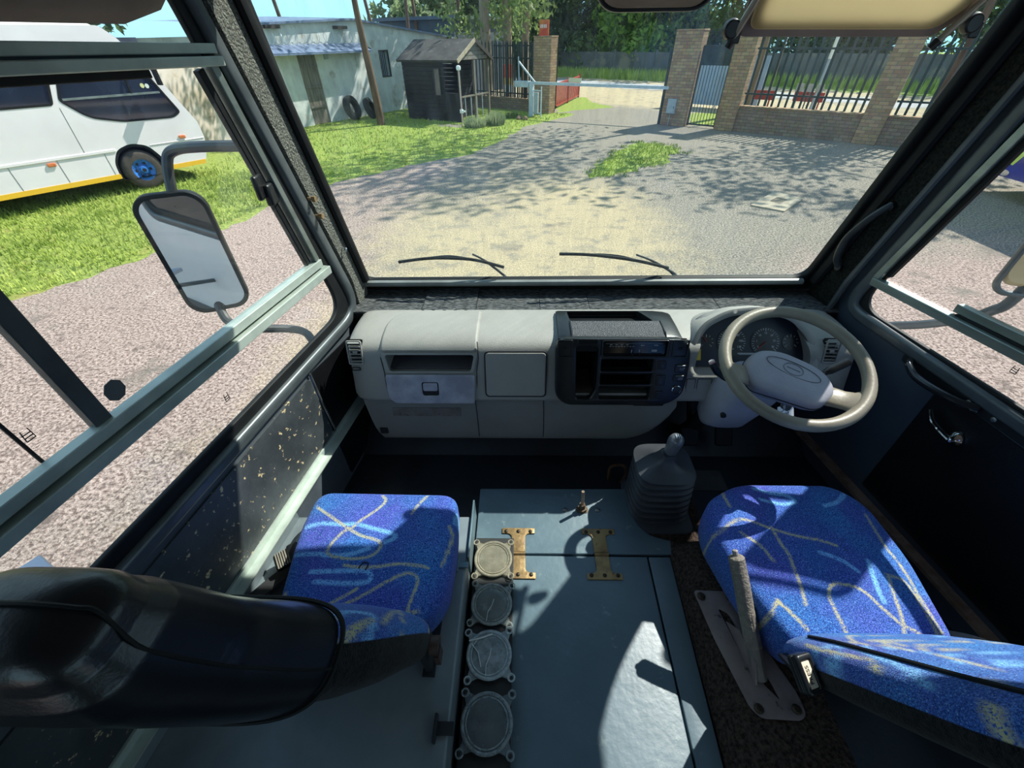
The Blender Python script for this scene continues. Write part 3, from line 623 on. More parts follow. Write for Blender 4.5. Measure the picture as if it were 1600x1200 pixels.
# ---- instrument bay
mb = MB(); FI = frame((0, 1.135, 0), (1, 0, 0), (0, 0, 1), (0, 1, 0))
def hoodpt(x, z, y0): return V((x, 1.13+max(0, z-1.55)*.62+y0, z))
oa = [(.292, 1.53), (.745, 1.53), (.748, 1.60), (.725, 1.665), (.65, 1.725), (.53, 1.745), (.42, 1.735), (.335, 1.695), (.296, 1.62)]
oi = [(.318, 1.545), (.722, 1.545), (.722, 1.60), (.70, 1.655), (.635, 1.707), (.53, 1.724), (.43, 1.716), (.355, 1.682), (.322, 1.62)]
A_ = rpoly(oa, .035, 6); B_ = rpoly(oi, .03, 6)
r0 = [hoodpt(x, z, -.006) for x, z in A_]; r1 = [hoodpt(x, z, -.012) for x, z in [((a[0]*.5+b[0]*.5), (a[1]*.5+b[1]*.5)) for a, b in zip(A_, B_)]]; r2 = [hoodpt(x, z, -.004) for x, z in B_]
r3 = [V((x, 1.29, z)) for x, z in B_]; rb = [V((x, 1.38, 1.54+(z-1.54)*.55)) for x, z in A_]
mb.rings([rb, r0, r1, r2, r3], cap=False); hd = obj('instrument_hood', mb, M_dash, D, angle=60)
mb = MB(); mb.rings([[V((x*1+0, 1.284-.001, z)) for x, z in B_], [V((.52+(x-.52)*.98, 1.286, 1.62+(z-1.62)*.98)) for x, z in B_]]); obj('dial_surround', mb, M_black, hd)
M_dial = mat('dial_face', '#161d2c', '#1b2436', 8, rough=.5); M_mark = mat('dial_print', '#c9ccd2', rough=.5); M_red = mat('dial_red', '#b0392c', rough=.4); M_yel = mat('yellow_sticker', '#c9b13a', rough=.5)
FI = frame((.52, 1.222, 1.625), (1, 0, 0), (0, .75, 1), (0, -1, .75))
mb = MB(); mb.plate(rpoly([(-.196, -.094), (.196, -.094), (.196, .01), (.14, .085), (-.13, .088), (-.196, .03)], .03), [], .002, FI); df = obj('dial_plate', mb, M_dial, hd)
mb = MB(); mk = MB()
for cx, rr in ((-.055, .052), (.062, .052), (-.145, .03), (.15, .03)):
    mb.prism(ell(cx, -.008, rr, rr, 40), .0022, .0035, FI)
    for i in range(25 if rr > .04 else 9):
        a = rad(220-260*i/(24 if rr > .04 else 8)); l_ = .010 if i % 4 == 0 else .006
        p0 = FI @ V((cx+math.cos(a)*(rr-.004), -.008+math.sin(a)*(rr-.004), .004)); p1 = FI @ V((cx+math.cos(a)*(rr-.004-l_), -.008+math.sin(a)*(rr-.004-l_), .004)); mk.beam(p0, p1, .0016, .001, up=(0, -1, 0))
    if rr > .04:
        for i in range(7):
            a = rad(215-250*i/6); mk.text(str(i*20 if cx < 0 else i*5), .010, FI @ Matrix.Translation((cx+math.cos(a)*(rr-.021), -.008+math.sin(a)*(rr-.021), .004)), .0004)
mk.box(FI @ V((0, -.05, .004)), (.07, .001, .008)); mk.text('km/h', .008, FI @ Matrix.Translation((-.055, -.033, .004)), .0004)
obj('dial', mb, M_black, df); obj('dial_marks', mk, M_mark, df)
for cx, a in ((-.055, 222), (.062, 222), (-.145, 120)): mb = MB(); mb.beam(FI @ V((cx, -.008, .006)), FI @ V((cx+.036*math.cos(rad(a)), -.008+.036*math.sin(rad(a)), .006)), .0022, .0012, up=(0, -1, 0)); obj('needle', mb, M_red, df)
mb = MB(); mb.plate(rrect(-.205, -.085, -.175, -.045, .002), [], .001, FI @ Matrix.Translation((.012, .012, .004))); obj('warning_label', mb, M_yel, df)
for x0, x1 in ((.305, .338), (.343, .395)):
    mb = MB(); fpl(mb, rrect(x0, q(1.472), x1, q(1.525), .003), [rrect(x0+.002, q(1.474), x1-.002, q(1.523), .002)], .002, 0); obj('panel_gap', mb, M_seam, D)
    mb = MB(); fpl(mb, rrect(x0+.003, q(1.475), x1-.003, q(1.522), .002), [], .003, 0, .001); obj('switch_blank', mb, M_dash, D)
# ---- carpeted shelf under the windscreen
S = thing('windscreen_shelf', (0, 1.5, 1.6), 'black ribbed carpet pieces lining the shelf below the windscreen', 'shelf')
mb = MB(); mb.b2((-1.0, 1.385, 1.615), (.98, 1.60, 1.635)); obj('board', mb, M_dark, S)
xs_ = [-1.0, -.665, -.455, -.205, -.012, .49, .98]
for i in range(6):
    a, b = xs_[i]+.0012, xs_[i+1]-.0012; dz = .006 if i == 1 else 0
    mb = MB(); mb.grid(lambda u, v, a=a, b=b, dz=dz: V((a+(b-a)*u, 1.386+.205*v, 1.643+dz+.0015*math.sin(u*31+i))), 30, 10); mb.b2((a, 1.386, 1.636), (b, 1.59, 1.6425+dz)); obj('carpet_piece', mb, M_shelf, S)
mb = MB(); mb.b2((-1.02, 1.40, 1.0), (1.0, 1.45, 1.615)); struct(obj('wall_front_lower', mb, M_dark))
mb = MB(); mb.prism([(1.18, 1.04), (1.42, 1.04), (1.42, 1.24)], -.98, .96, frame((0, 0, 0), (0, 1, 0), (0, 0, 1), (1, 0, 0))); struct(obj('floor_toe_board', mb, M_floor))
# ------------------------------------------------------------------ steering wheel
M_wheel = mat('worn_beige_grey_rim', '#837b6c', '#756d60', 9, rough=.42, bump=.06, bscale=180)
M_hub = mat('grey_hub_plastic', '#9898a3', '#8c8c97', 7, rough=.5, bump=.08, bscale=200)
SW = thing('steering_wheel', (.515, .958, 1.717), 'worn beige-grey steering wheel with a light grey horn pad', 'steering wheel')
cW = V((.515, .958, 1.717)); nW = V((-.045, -.36, .932)).normalized(); uxW = V((.992, -.125, 0)); FS = frame(cW, uxW, V((.117, .925, .362)), nW)
mb = MB(); mb.tube([FS @ V((.1925*math.cos(2*PI*k/72), .1925*math.sin(2*PI*k/72), 0)) for k in range(72)], .0175, 14, closed=True); obj('rim', mb, M_wheel, SW, angle=80)
def wv(x, y, z): return FS @ V((x, y, z))
for a0, px, py in ((190, -.125, -.035), (-36, .095, -.085)):
    mb = MB(); a = rad(a0); rim = (.185*math.cos(a), .185*math.sin(a)); tx, ty = -math.sin(a), math.cos(a); Rn = []
    for t, w, z, th in ((0, .055, .0, .012), (.12, .046, -.004, .012), (.35, .036, -.014, .011), (.7, .034, -.022, .011), (1, .036, -.026, .012), (1.3, .036, -.028, .012)):
        cx = rim[0]+(px-rim[0])*t; cy = rim[1]+(py-rim[1])*t
        Rn.append([wv(cx+tx*w*math.cos(k), cy+ty*w*math.cos(k), z+th*math.sin(k)) for k in [2*PI*i/14 for i in range(14)]])
    mb.rings(Rn); obj('spoke', mb, M_wheel if a0 < 0 else M_wheel, SW, angle=80)
po = [(-.135, -.018), (-.125, .018), (-.09, .052), (-.03, .055), (.055, .012), (.092, -.02), (.105, -.078), (.05, -.13), (-.03, -.105), (-.125, -.078)]
pp = rpoly(po, [.02, .03, .03, .04, .04, .03, .03, .03, .02, .02], 6); cx, cy = -.012, -.03
mb = MB(); mb.rings([[wv(cx+(x-cx)*k, cy+(y-cy)*k, z) for x, y in pp] for z, k in ((-.075, .70), (-.06, .9), (-.045, 1), (-.025, 1.0), (-.012, .96), (-.005, .88), (-.001, .7), (.001, .4), (.0015, .1))])
hb = obj('horn_pad', mb, M_hub, SW, angle=50)
FE = FS @ Matrix.Translation((-.008, -.018, .0005)) @ Matrix.Rotation(rad(-27), 4, 'Z')
mb = MB(); mb.plate(ell(0, 0, .028, .020, 36), [ell(0, 0, .0255, .0175, 36)], .0022, FE, bev=.0006); mb.box((0, 0, 0.001), (.036, .003, .002), M=FE); obj('emblem', mb, M_hub if 0 else mat('emblem_grey', '#6f6f79', rough=.4), hb)
mb = MB(); mb.plate(ell(.0, 0, .075, .024, 48), [ell(0, 0, .0735, .0225, 48)], .0012, FE, bev=.0003); obj('pad_groove', mb, M_seam, hb)
mb = MB(); mb.tube([wv(cx+(x-cx)*1.004, cy+(y-cy)*1.004, -.036) for x, y in pp], .002, 6, closed=True); obj('pad_gap', mb, M_seam, hb)
# column shroud, stalks, key tag
SCo = thing('steering_column', (.50, 1.05, 1.45), 'grey steering column shroud with black stalks below the wheel', 'steering column')
Rn = []
for (c_, w, h) in ((wv(-.01, 0, -.075), .062, .052), (wv(0, .01, -.10), .075, .062), (V((.50, 1.055, 1.58)), .085, .075), (V((.48, 1.085, 1.49)), .09, .085), (V((.46, 1.10, 1.40)), .08, .075), (V((.45, 1.14, 1.34)), .05, .05)):
    Rn.append([c_+V((w*math.copysign(abs(math.cos(k))**.6, math.cos(k)), h*math.copysign(abs(math.sin(k))**.6, math.sin(k))*.9, h*math.copysign(abs(math.sin(k))**.6, math.sin(k))*.35)) for k in [2*PI*i/24 for i in range(24)]])
mb = MB(); mb.rings(Rn); obj('shroud', mb, M_hub, SCo, angle=60)
mb = MB(); mb.tube([V((.45, 1.14, 1.36)), V((.43, 1.26, 1.10))], .03, 12); obj('shaft', mb, M_dark, SCo)
mb = MB(); mb.tube(smooth_path([V((.47, 1.02, 1.59)), V((.40, 1.04, 1.59)), V((.365, 1.055, 1.607)), V((.335, 1.06, 1.645))], 5), [.008]*5+[.009]*5+[.012]*5+[.011], 10); st_ = obj('indicator_stalk', mb, M_black, SCo)
mb = MB(); mb.cyl((.335, 1.06, 1.645), (.331, 1.062, 1.651), .009, 10); obj('stalk_tip', mb, mat('red_white_tip', '#c76a62', '#d8d4d0', 90, rough=.4), st_)
mb = MB(); mb.tube(smooth_path([V((.57, 1.02, 1.59)), V((.66, 1.04, 1.60)), V((.71, 1.05, 1.622)), V((.76, 1.055, 1.655))], 5), [.008]*5+[.010]*5+[.014]*5+[.014], 10, squash=.8); obj('wiper_stalk', mb, M_black, SCo)
mb = MB(); mb.lathe([(.0, 0), (.014, 0), (.014, .012), (.010, .014), (0, .014)], frame((.575, .985, 1.53), (1, 0, 0), (0, .5, 1), (0.25, -1, .3)), 16); obj('ignition_lock', mb, M_steel, SCo)
mb = MB(); mb.cyl((.415, 1.022, 1.455), (.413, 1.01, 1.452), .009, 12); obj('shroud_screw', mb, M_dark, SCo)
KT = thing('key_tag', (.60, 1.0, 1.47), 'white plastic key tag with handwritten letters below the steering wheel', 'key tag')
FK = frame((.602, .992, 1.488), (.9, .2, .28), (-.25, .55, .8)); FK = FK @ Matrix.Rotation(rad(-15), 4, 'Z')
mb = MB(); mb.plate(rrect(-.03, -.024, .022, .024, .004), [], .003, FK, bev=.0008); obj('tag_body', mb, mat('white_tag', '#e6e6ea', rough=.4), KT)
mb = MB(); mb.text('B/N', .019, FK @ Matrix.Translation((.002, .008, .0032)) @ Matrix.Rotation(rad(75), 4, 'Z'), .0004); obj('handwriting', mb, M_black, KT)
mb = MB(); mb.tube([FK @ V((-.026, 0, .001)), V((.585, .985, 1.515)), V((.577, .98, 1.533))], .0012, 6); mb.box((.577, .975, 1.534), (.012, .014, .022)); obj('key', mb, M_steel, KT)
# ------------------------------------------------------------------ engine cover, hinges, lamp lenses
M_cover = mat('blue_grey_painted_board', '#5a6d78', '#4f626d', 4, rough=.42, bump=.12, bscale=40, c3='#7d8e90', s3=26, lo3=.64, hi3=.76)
M_coverd = mat('blue_grey_edge', '#2f4552', '#283b47', 5, rough=.5)
M_hinge = mat('aged_brass_hinge', '#9b7f56', '#7a6244', 26, rough=.45, metal=.55, bump=.15, bscale=60, c3='#5a4632', s3=60, lo3=.62, hi3=.7)
M_bracket = mat('bluish_steel', '#6f858e', '#5d7079', 12, rough=.4, metal=.4)
ZC = 1.14
E_ = thing('engine_cover', (0, .5, 1.04), 'blue-grey painted engine cover of three boards between the two seats', 'engine cover')
fp = rpoly([(-.433, .676), (-.433, .932), (.143, .936), (.118, .845), (.128, .785), (.165, .745), (.232, .727), (.226, .679)], [.004, .006, .006, .06, .04, .04, .004, .004], 6)
mb = MB(); mb.plate(fp, [], .022, frame((0, 0, ZC-.022), (1, 0, 0), (0, 1, 0)), bev=.003); obj('front_board', mb, M_cover, E_)
mb = MB(); mb.plate(rpoly([(-.43, .10), (-.43, .670), (.137, .670), (.127, .10)], .004), [], .022, frame((0, 0, ZC-.022), (1, 0, 0), (0, 1, 0)), bev=.003); obj('lid_board', mb, M_cover, E_)
mb = MB(); mb.plate(rpoly([(.134, .10), (.143, .672), (.214, .672), (.197, .10)], .004), [], .02, frame((0, 0, ZC-.024), (1, 0, 0), (0, 1, 0)), bev=.003); obj('side_board', mb, M_cover, E_)
mb = MB(); mb.b2((-.43, .1, 1.042), (.19, .93, ZC-.0245)); obj('box', mb, M_coverd, E_)
def hinge(x, label):
    h = thing('strap_hinge', (x, .674, ZC), label, 'hinge', 'brass hinges')
    for sg, y0, y1 in ((1, .682, .767), (-1, .668, .592)):
        ym = y1-sg*.028
        o_ = [(-.023, y0), (.023, y0), (.023, ym), (.034, ym+sg*.008), (.056, ym+sg*.008), (.056, y1), (-.056, y1), (-.056, ym+sg*.008), (-.034, ym+sg*.008), (-.023, ym)]
        mb = MB(); mb.plate(rpoly(o_, [0, 0, .012, .012, .002, .002, .002, .002, .012, .012]), [], .004, frame((x, 0, ZC+.0005), (1, 0, 0), (0, 1, 0)), bev=.0008); lf = obj('leaf', mb, M_hinge, h)
        for dx in (-.042, 0, .042):
            mb = MB(); mb.lathe([(0, 0), (.0065, 0), (.0065, .002), (.004, .004), (0, .0045)], Matrix.Translation((x+dx, y1-sg*.013, ZC+.004)), 10); obj('screw', mb, mat('dark_screw', '#3a3128', rough=.5, metal=.6) if 'dark_screw' not in bpy.data.materials else bpy.data.materials['dark_screw'], lf)
    mb = MB(); mb.cyl((x-.023, .675, ZC+.003), (x+.023, .675, ZC+.003), .0065, 12); obj('knuckle', mb, M_hinge, h)
hinge(-.287, 'aged brass strap hinge on the engine cover, partly covered by the topmost clear lens')
hinge(-.012, 'aged brass strap hinge on the engine cover below the threaded rod')
R_ = thing('threaded_rod', (-.055, .842, ZC), 'upright rusty threaded rod with a lock nut on the front board', 'rod')
mb = MB(); mb.tube([(-.057, .842, ZC), (-.062, .852, ZC+.10)], .0055, 10); obj('rod', mb, mat('pinkish_steel', '#a8917f', '#8a7464', 40, rough=.4, metal=.6), R_)
mb = MB(); mb.cyl((-.057, .842, ZC), (-.0575, .843, ZC+.014), .017, 6); mb.cyl((-.0575, .843, ZC+.014), (-.059, .845, ZC+.034), .011, 8); obj('nut', mb, mat('rusty_nut', '#6a5a4a', '#4a3a2c', 60, rough=.6, metal=.5), R_)
mb = MB(); mb.plate(rrect(-.078, .83, -.036, .856, .008), [], .002, frame((0, 0, ZC), (1, 0, 0), (0, 1, 0))); obj('washer', mb, bpy.data.materials['rusty_nut'], R_)
for x, y, lab in ((-.118, .842, 'small bright bolt head on the front board, on the passenger side of the threaded rod'), (-.002, .843, 'small bright bolt head on the front board, on the driver side of the threaded rod')):
    mb = MB(); mb.lathe([(0, 0), (.009, 0), (.009, .003), (.005, .0055), (0, .006)], Matrix.Translation((x, y, ZC)), 12); tag(obj('machine_bolt', mb, M_steel), lab, 'bolt', 'bolts on the front board')
# black strip carrying four clear lenses
T_ = thing('lens_strip', (-.366, .43, ZC), 'narrow black strip carrying four clear lenses beside the engine cover lid', 'strip')
mb = MB(); mb.b2((-.428, .10, ZC+.001), (-.302, .722, ZC+.016)); obj('strip', mb, mat('black_strip', '#1a1b1c', '#232322', 20, rough=.6), T_, bevel=.002)
def clear_mat(name, tint, dirt, dmin, dmax, dscale):
    return glass_mat(name, tint, dirt=dirt, dmin=dmin, dmax=dmax, dscale=dscale)
lens_specs = [(-.3675, .645, .066, '#a39a88', .30, .6, 'dusty yellowed clear square lens at the top of the strip, against the brass hinge', 14),
              (-.365, .507, .066, '#a2a6a2', .25, .55, 'cracked clear square lens on the strip, second from the brass hinge', 16),
              (-.3645, .376, .067, '#b4bcc0', .2, .75, 'badly split clear square lens with white marks, third from the brass hinge', 13),
              (-.3615, .230, .070, '#8d9498', .2, .45, 'cleanest clear square lens, last on the strip away from the dashboard', 16)]
for i, (x, y, hs, dirt, d0, d1, lab, ds) in enumerate(lens_specs):
    z0 = ZC+.0165; t = thing('clear_lens', (x, y, z0), lab, 'lens', 'clear lenses on the strip')
    F = Matrix.Translation((x, y, z0)) @ Matrix.Rotation(rad((1, -3, 4, -1)[i]), 4, 'Z'); sx = hs*1.0; sy = hs*.98
    out = []
    for k in range(96):
        a = 2*PI*k/96; c, s_ = math.cos(a), math.sin(a)
        rr = .90+.10*math.exp(-((abs(abs(c)-abs(s_)))/.22)**2)*3.6
        rr = min(rr, 1.26); out.append((c*rr*sx, s_*rr*sy))
    m_f = clear_mat('clear_flange_%d' % i, '#e2e8e8', ('#a89e8b', '#aaada9', '#c2cacd', '#8f979c')[i], .35, .6, 40)
    m_l = clear_mat('clear_lens_%s' % ('dusty', 'cracked', 'split', 'clean')[i], '#dfe6e6', dirt, d0, d1, ds*2.2)
    m_r = clear_mat('clear_rim_%d' % i, '#e6ecec', ('#b3a996', '#b9bcb8', '#d3dade', '#a3abaf')[i], .35, .8, 60)
    mb = MB(); mb.plate(out, [ell(px*sx*.86, py*sy*.86, .005, .005, 12) for px in (-1, 1) for py in (-1, 1)], .009, F, bev=.002); obj('flange', mb, m_f, t)
    mb = MB(); mb.tube([F @ V((.86*sx*math.cos(2*PI*k/48), .86*sy*math.sin(2*PI*k/48), .010)) for k in range(48)], .0045, 8, closed=True)
    mb.tube([F @ V((.74*sx*math.cos(2*PI*k/48), .74*sy*math.sin(2*PI*k/48), .011)) for k in range(48)], .0022, 8, closed=True); obj('rim_ring', mb, m_r, t)
    mb = MB(); mb.lathe([(0, .010), (.40*sx, .0125), (.62*sx, .012), (.72*sx, .0095)], F, 40); obj('lens_disc', mb, m_l, t)
    for px in (-1, 1):
        for py in (-1, 1):
            c_ = (px*sx*.86, py*sy*.86)
            mb = MB(); mb.tube([F @ V((c_[0]+.0085*math.cos(k), c_[1]+.0085*math.sin(k), .0095)) for k in [2*PI*j/20 for j in range(20)]], .0022, 6, closed=True); bs = obj('screw_boss', mb, m_r, t)
            mb = MB(); mb.prism(ell(*c_, .004, .004, 12), .003, .0096, F); obj('screw_hole', mb, M_dark, bs)
    if i in (1, 2):
        mb = MB(); mb.tube([F @ V((-.01, -.05, .0125)), F @ V((-.008, -.025, .0145)), F @ V((.002, -.005, .0145)), F @ V((.006, .012, .0145))], .0009, 5)
        if i == 2: mb.tube([F @ V((-.05, .03, .0125)), F @ V((-.03, .005, .0145)), F @ V((-.022, -.03, .0145))], .0012, 5); mb.tube([F @ V((-.055, .035, .0125)), F @ V((-.02, .04, .0145)), F @ V((.01, .048, .0135))], .0022, 5)
        obj('crack', mb, mat('white_crack_%d' % i, '#d8dcd8', rough=.6), t)
# brackets at the plinth edge
t = thing('edge_plate', (-.437, .70, 1.25), 'upright bluish steel plate between the passenger seat base and the engine cover', 'plate')
mb = MB(); mb.b2((-.440, .60, 1.16), (-.4345, .80, 1.262)); obj('plate', mb, M_bracket, t, bevel=.001)
mb = MB(); mb.b2((-.470, .572, 1.2505), (-.4345, .590, 1.256)); mb.b2((-.470, .560, 1.2505), (-.4635, .600, 1.258)); obj('catch', mb, M_bracket, t, bevel=.001)
t = thing('catch_bracket', (-.45, .21, 1.25), 'small dark catch bracket on the seat base beside the cleanest lens', 'bracket')
mb = MB(); mb.b2((-.475, .19, 1.2505), (-.43, .215, 1.257)); mb.b2((-.475, .175, 1.2505), (-.468, .228, 1.268)); obj('bracket', mb, mat('dark_steel', '#2b2f33', rough=.5, metal=.4), t, bevel=.001)
# ---- seat base on the passenger side, carpeted tunnel on the driver side
P_ = thing('metal_plinth', (-.72, .4, 1.04), 'grey-blue metal seat base under the passenger seat', 'seat base')
M_base = mat('grey_blue_metal', '#788287', '#697378', 5, rough=.42, metal=.15, bump=.05, bscale=30)
mb = MB(); mb.prism([(-1.02, .738), (-.441, .745), (-.441, -.2), (-1.16, -.2)], 1.05, 1.25); obj('box', mb, M_base, P_, bevel=.006)
mb = MB(); mb.beam((-1.015, .738, 1.27), (-1.145, -.2, 1.27), .012, .04); obj('upstand', mb, M_base, P_, bevel=.003)
M_tun = mat('brown_black_carpet', '#4b3f39', '#241e1b', 110, .38, .64, rough=.95, bump=.9, bscale=150, spec=.1)
T_ = thing('tunnel_carpet', (.33, .4, 1.04), 'worn brown-black carpet around the handbrake', 'carpet')
mb = MB(); Rn = []
for y, k, x1 in ((.06, 1, .46), (.30, 1, .46), (.45, 1, .455), (.60, 1, .40), (.68, .8, .37), (.725, .1, .36)):
    z1 = 1.135+.085*k; Rn.append([V((x, y, z)) for x, z in ((.202+.02*y, 1.045), (.202+.02*y, 1.134), (.214+.02*y, 1.138+.02*k), (.245, 1.135+.062*k), (.275, z1), (.33, z1), (x1, z1), (x1, 1.045))])
mb.rings(Rn); obj('carpet', mb, M_tun, T_, angle=60)
mb = MB(); mb.prism([(.235, .727), (.17, .746), (.134, .79), (.124, .84), (.15, .95), (.36, .95), (.365, .727)], 1.045, 1.134); obj('carpet_front', mb, M_tun, T_, bevel=.006)
# driver's floor mat and pedals in the shade
t = thing('pedal_box', (.5, 1.2, 1.1), 'pair of dark pedals in the shaded footwell under the steering wheel', 'pedals')
for x in (.42, .56):
    mb = MB(); mb.beam((x, 1.19, 1.20), (x, 1.36, 1.40), .018, .012); a_ = obj('pedal_arm', mb, M_black, t)
    mb = MB(); mb.box((x, 1.17, 1.18), (.07, .02, .08), (rad(-35), 0, 0)); obj('pedal_pad', mb, M_rubber, a_, bevel=.006)
t = thing('heel_plate', (.48, 1.06, 1.04), 'dull grey plate on the floor under the steering column', 'plate')
mb = MB(); mb.plate(rrect(.40, 1.0, .56, 1.10, .01), [], .004, frame((0, 0, 1.041), (1, 0, 0), (0, 1, 0))); obj('plate', mb, mat('grey_mat', '#4d4e4d', '#403f3d', 9, rough=.7), t)
t = thing('rusty_bracket', (.12, 1.07, 1.04), 'rusty loop bracket on the shaded floor beside the gear boot', 'bracket')
mb = MB(); mb.tube(smooth_path([V((.085, 1.05, 1.045)), V((.09, 1.07, 1.10)), V((.14, 1.075, 1.105)), V((.155, 1.06, 1.07)), V((.13, 1.03, 1.045))], 5), .007, 8); obj('loop', mb, mat('rust', '#5b3d28', '#3d281a', 30, rough=.8), t)
# ---- gear lever
M_boot = mat('black_rubber_boot', '#3a3d43', '#32353b', 12, rough=.45)
G = thing('gear_lever', (.22, .86, 1.10), 'gear lever with ribbed black rubber boot and short grey knob', 'gear lever')
def bootring(z, hx, hy, x, y, rd_=.35, n=40):
    o = []
    for k in range(n):
        a = 2*PI*k/n; c, s_ = math.cos(a), math.sin(a); e = .55
        o.append(V((x+hx*math.copysign(abs(c)**e, c), y+hy*math.copysign(abs(s_)**e, s_), z)))
    return o
Rn = []
NB = 7
for i in range(NB*4+1):
    t_ = i/(NB*4); z = 1.135+t_*.205; w = .5+.5*math.cos(2*PI*i/4)
    base = .094-.008*t_; r_ = base+(.010 if i % 4 in (0, 1) else -.006)
    Rn.append(bootring(z, r_*(1.0), r_*.92, .215-.008*t_, .885+.012*t_))
Rn.append(bootring(1.345, .082, .076, .207, .897)); Rn.append(bootring(1.350, .072, .066, .207, .897)); Rn.append(bootring(1.362, .036, .034, .207, .897)); Rn.append(bootring(1.385, .024, .024, .207, .897)); Rn.append(bootring(1.398, .020, .020, .207, .897))
mb = MB(); mb.rings(Rn); obj('boot', mb, M_boot, G, angle=50)
mb = MB(); mb.plate(rrect(.105, .755, .325, .985, .03), [], .012, frame((0, 0, 1.126), (1, 0, 0), (0, 1, 0)), bev=.004); obj('boot_flange', mb, M_boot, G)
mb = MB(); mb.tube([V((.207, .897, 1.385)), V((.212, .892, 1.43))], .010, 10); obj('shaft', mb, M_steel, G)
mb = MB(); mb.lathe([(0, 0), (.017, 0), (.021, .006), (.022, .03), (.024, .05), (.0245, .062), (.021, .074), (.012, .081), (0, .083)], frame((.211, .893, 1.405), (1, 0, 0), (0, 1, .1), (.05, -.1, 1)), 22)
kn = obj('knob', mb, mat('smoky_grey_knob', '#62666e', '#53565e', 20, rough=.28, coat=.4), G, angle=60)
mb = MB()
FKn = frame((.216, .885, 1.4885), (1, 0, 0), (0, 1, .1), (.05, -.1, 1))
for x in (-.007, 0, .007): mb.box((x, 0, .0005), (.0015, .016, .001), M=FKn)
mb.box((0, 0, .0005), (.015, .0015, .001), M=FKn); obj('shift_pattern', mb, mat('pale_print', '#c9ced6', rough=.5), kn)
# ---- handbrake
HB = thing('handbrake', (.33, .4, 1.135), 'grey ribbed handbrake lever in a bent steel bracket beside the driver seat', 'handbrake')
M_hbp = mat('bare_bracket_metal', '#8a7f7e', '#76696a', 9, rough=.45, metal=.3, bump=.1, bscale=40, c3='#4a403c', s3=34, lo3=.62, hi3=.7)
def hb(x, y): return (-.28+(x+.28)*.952, y*.952)
po = rpoly([hb(*p) for p in [(.245, .555), (.362, .552), (.378, .44), (.428, .30), (.428, .258), (.41, .246), (.315, .249), (.296, .27), (.262, .42)]], [.012, .012, .03, .03, .02, .02, .02, .02, .03])
slot = rpoly([hb(*p) for p in [(.300, .505), (.325, .49), (.372, .32), (.378, .285), (.352, .318), (.318, .40)]], .008)
ZB = 1.222
mb = MB(); mb.plate(po, [slot], .004, frame((0, 0, ZB), (1, 0, 0), (0, 1, 0)), bev=.0008); br = obj('bracket', mb, M_hbp, HB)
mb = MB(); mb.prism([(.30, ZB), (.45, ZB), (.41, ZB+.05), (.34, ZB+.05)], -.002, .002, frame((.338, 0, 0), (-.12, 1, 0), (0, 0, 1), (1, .12, 0))); obj('cheek', mb, M_hbp, br)
for x, y in ((.262, .537), (.345, .535), (.315, .268), (.408, .268)):
    x, y = hb(x, y); mb = MB(); mb.lathe([(0, 0), (.011, 0), (.011, .003), (.007, .007), (0, .0075)], Matrix.Translation((x, y, ZB+.004)), 10); obj('bolt', mb, bpy.data.materials['dark_screw'], br)
pts = [V((.316, .318, 1.225)), V((.305, .37, 1.278)), V((.292, .43, 1.335)), V((.281, .48, 1.388)), V((.273, .515, 1.422)), V((.270, .526, 1.434))]
mb = MB(); mb.tube(smooth_path(pts[:3], 6), [.0165]*13, 12, squash=1.2); obj('lever', mb, mat('grey_lever', '#6f6a66', '#5d5753', 14, rough=.45, metal=.2), HB)
gp = smooth_path(pts[1:], 10); mb = MB(); mb.tube(gp, [.0195+.0004*math.sin(i*2.1) for i in range(len(gp)-6)]+[.019, .018, .0165, .0145, .012, .009], 14); gr = obj('grip', mb, mat('taupe_grip', '#7d766c', '#6a635a', 60, rough=.55, bump=.5, bscale=170), HB)
mb = MB(); d_ = (pts[-1]-pts[-2]).normalized(); mb.cyl(pts[-1], pts[-1]+d_*.014, .007, 10); obj('release_button', mb, mat('button_grey', '#8a8580', rough=.4), gr, bevel=.002)
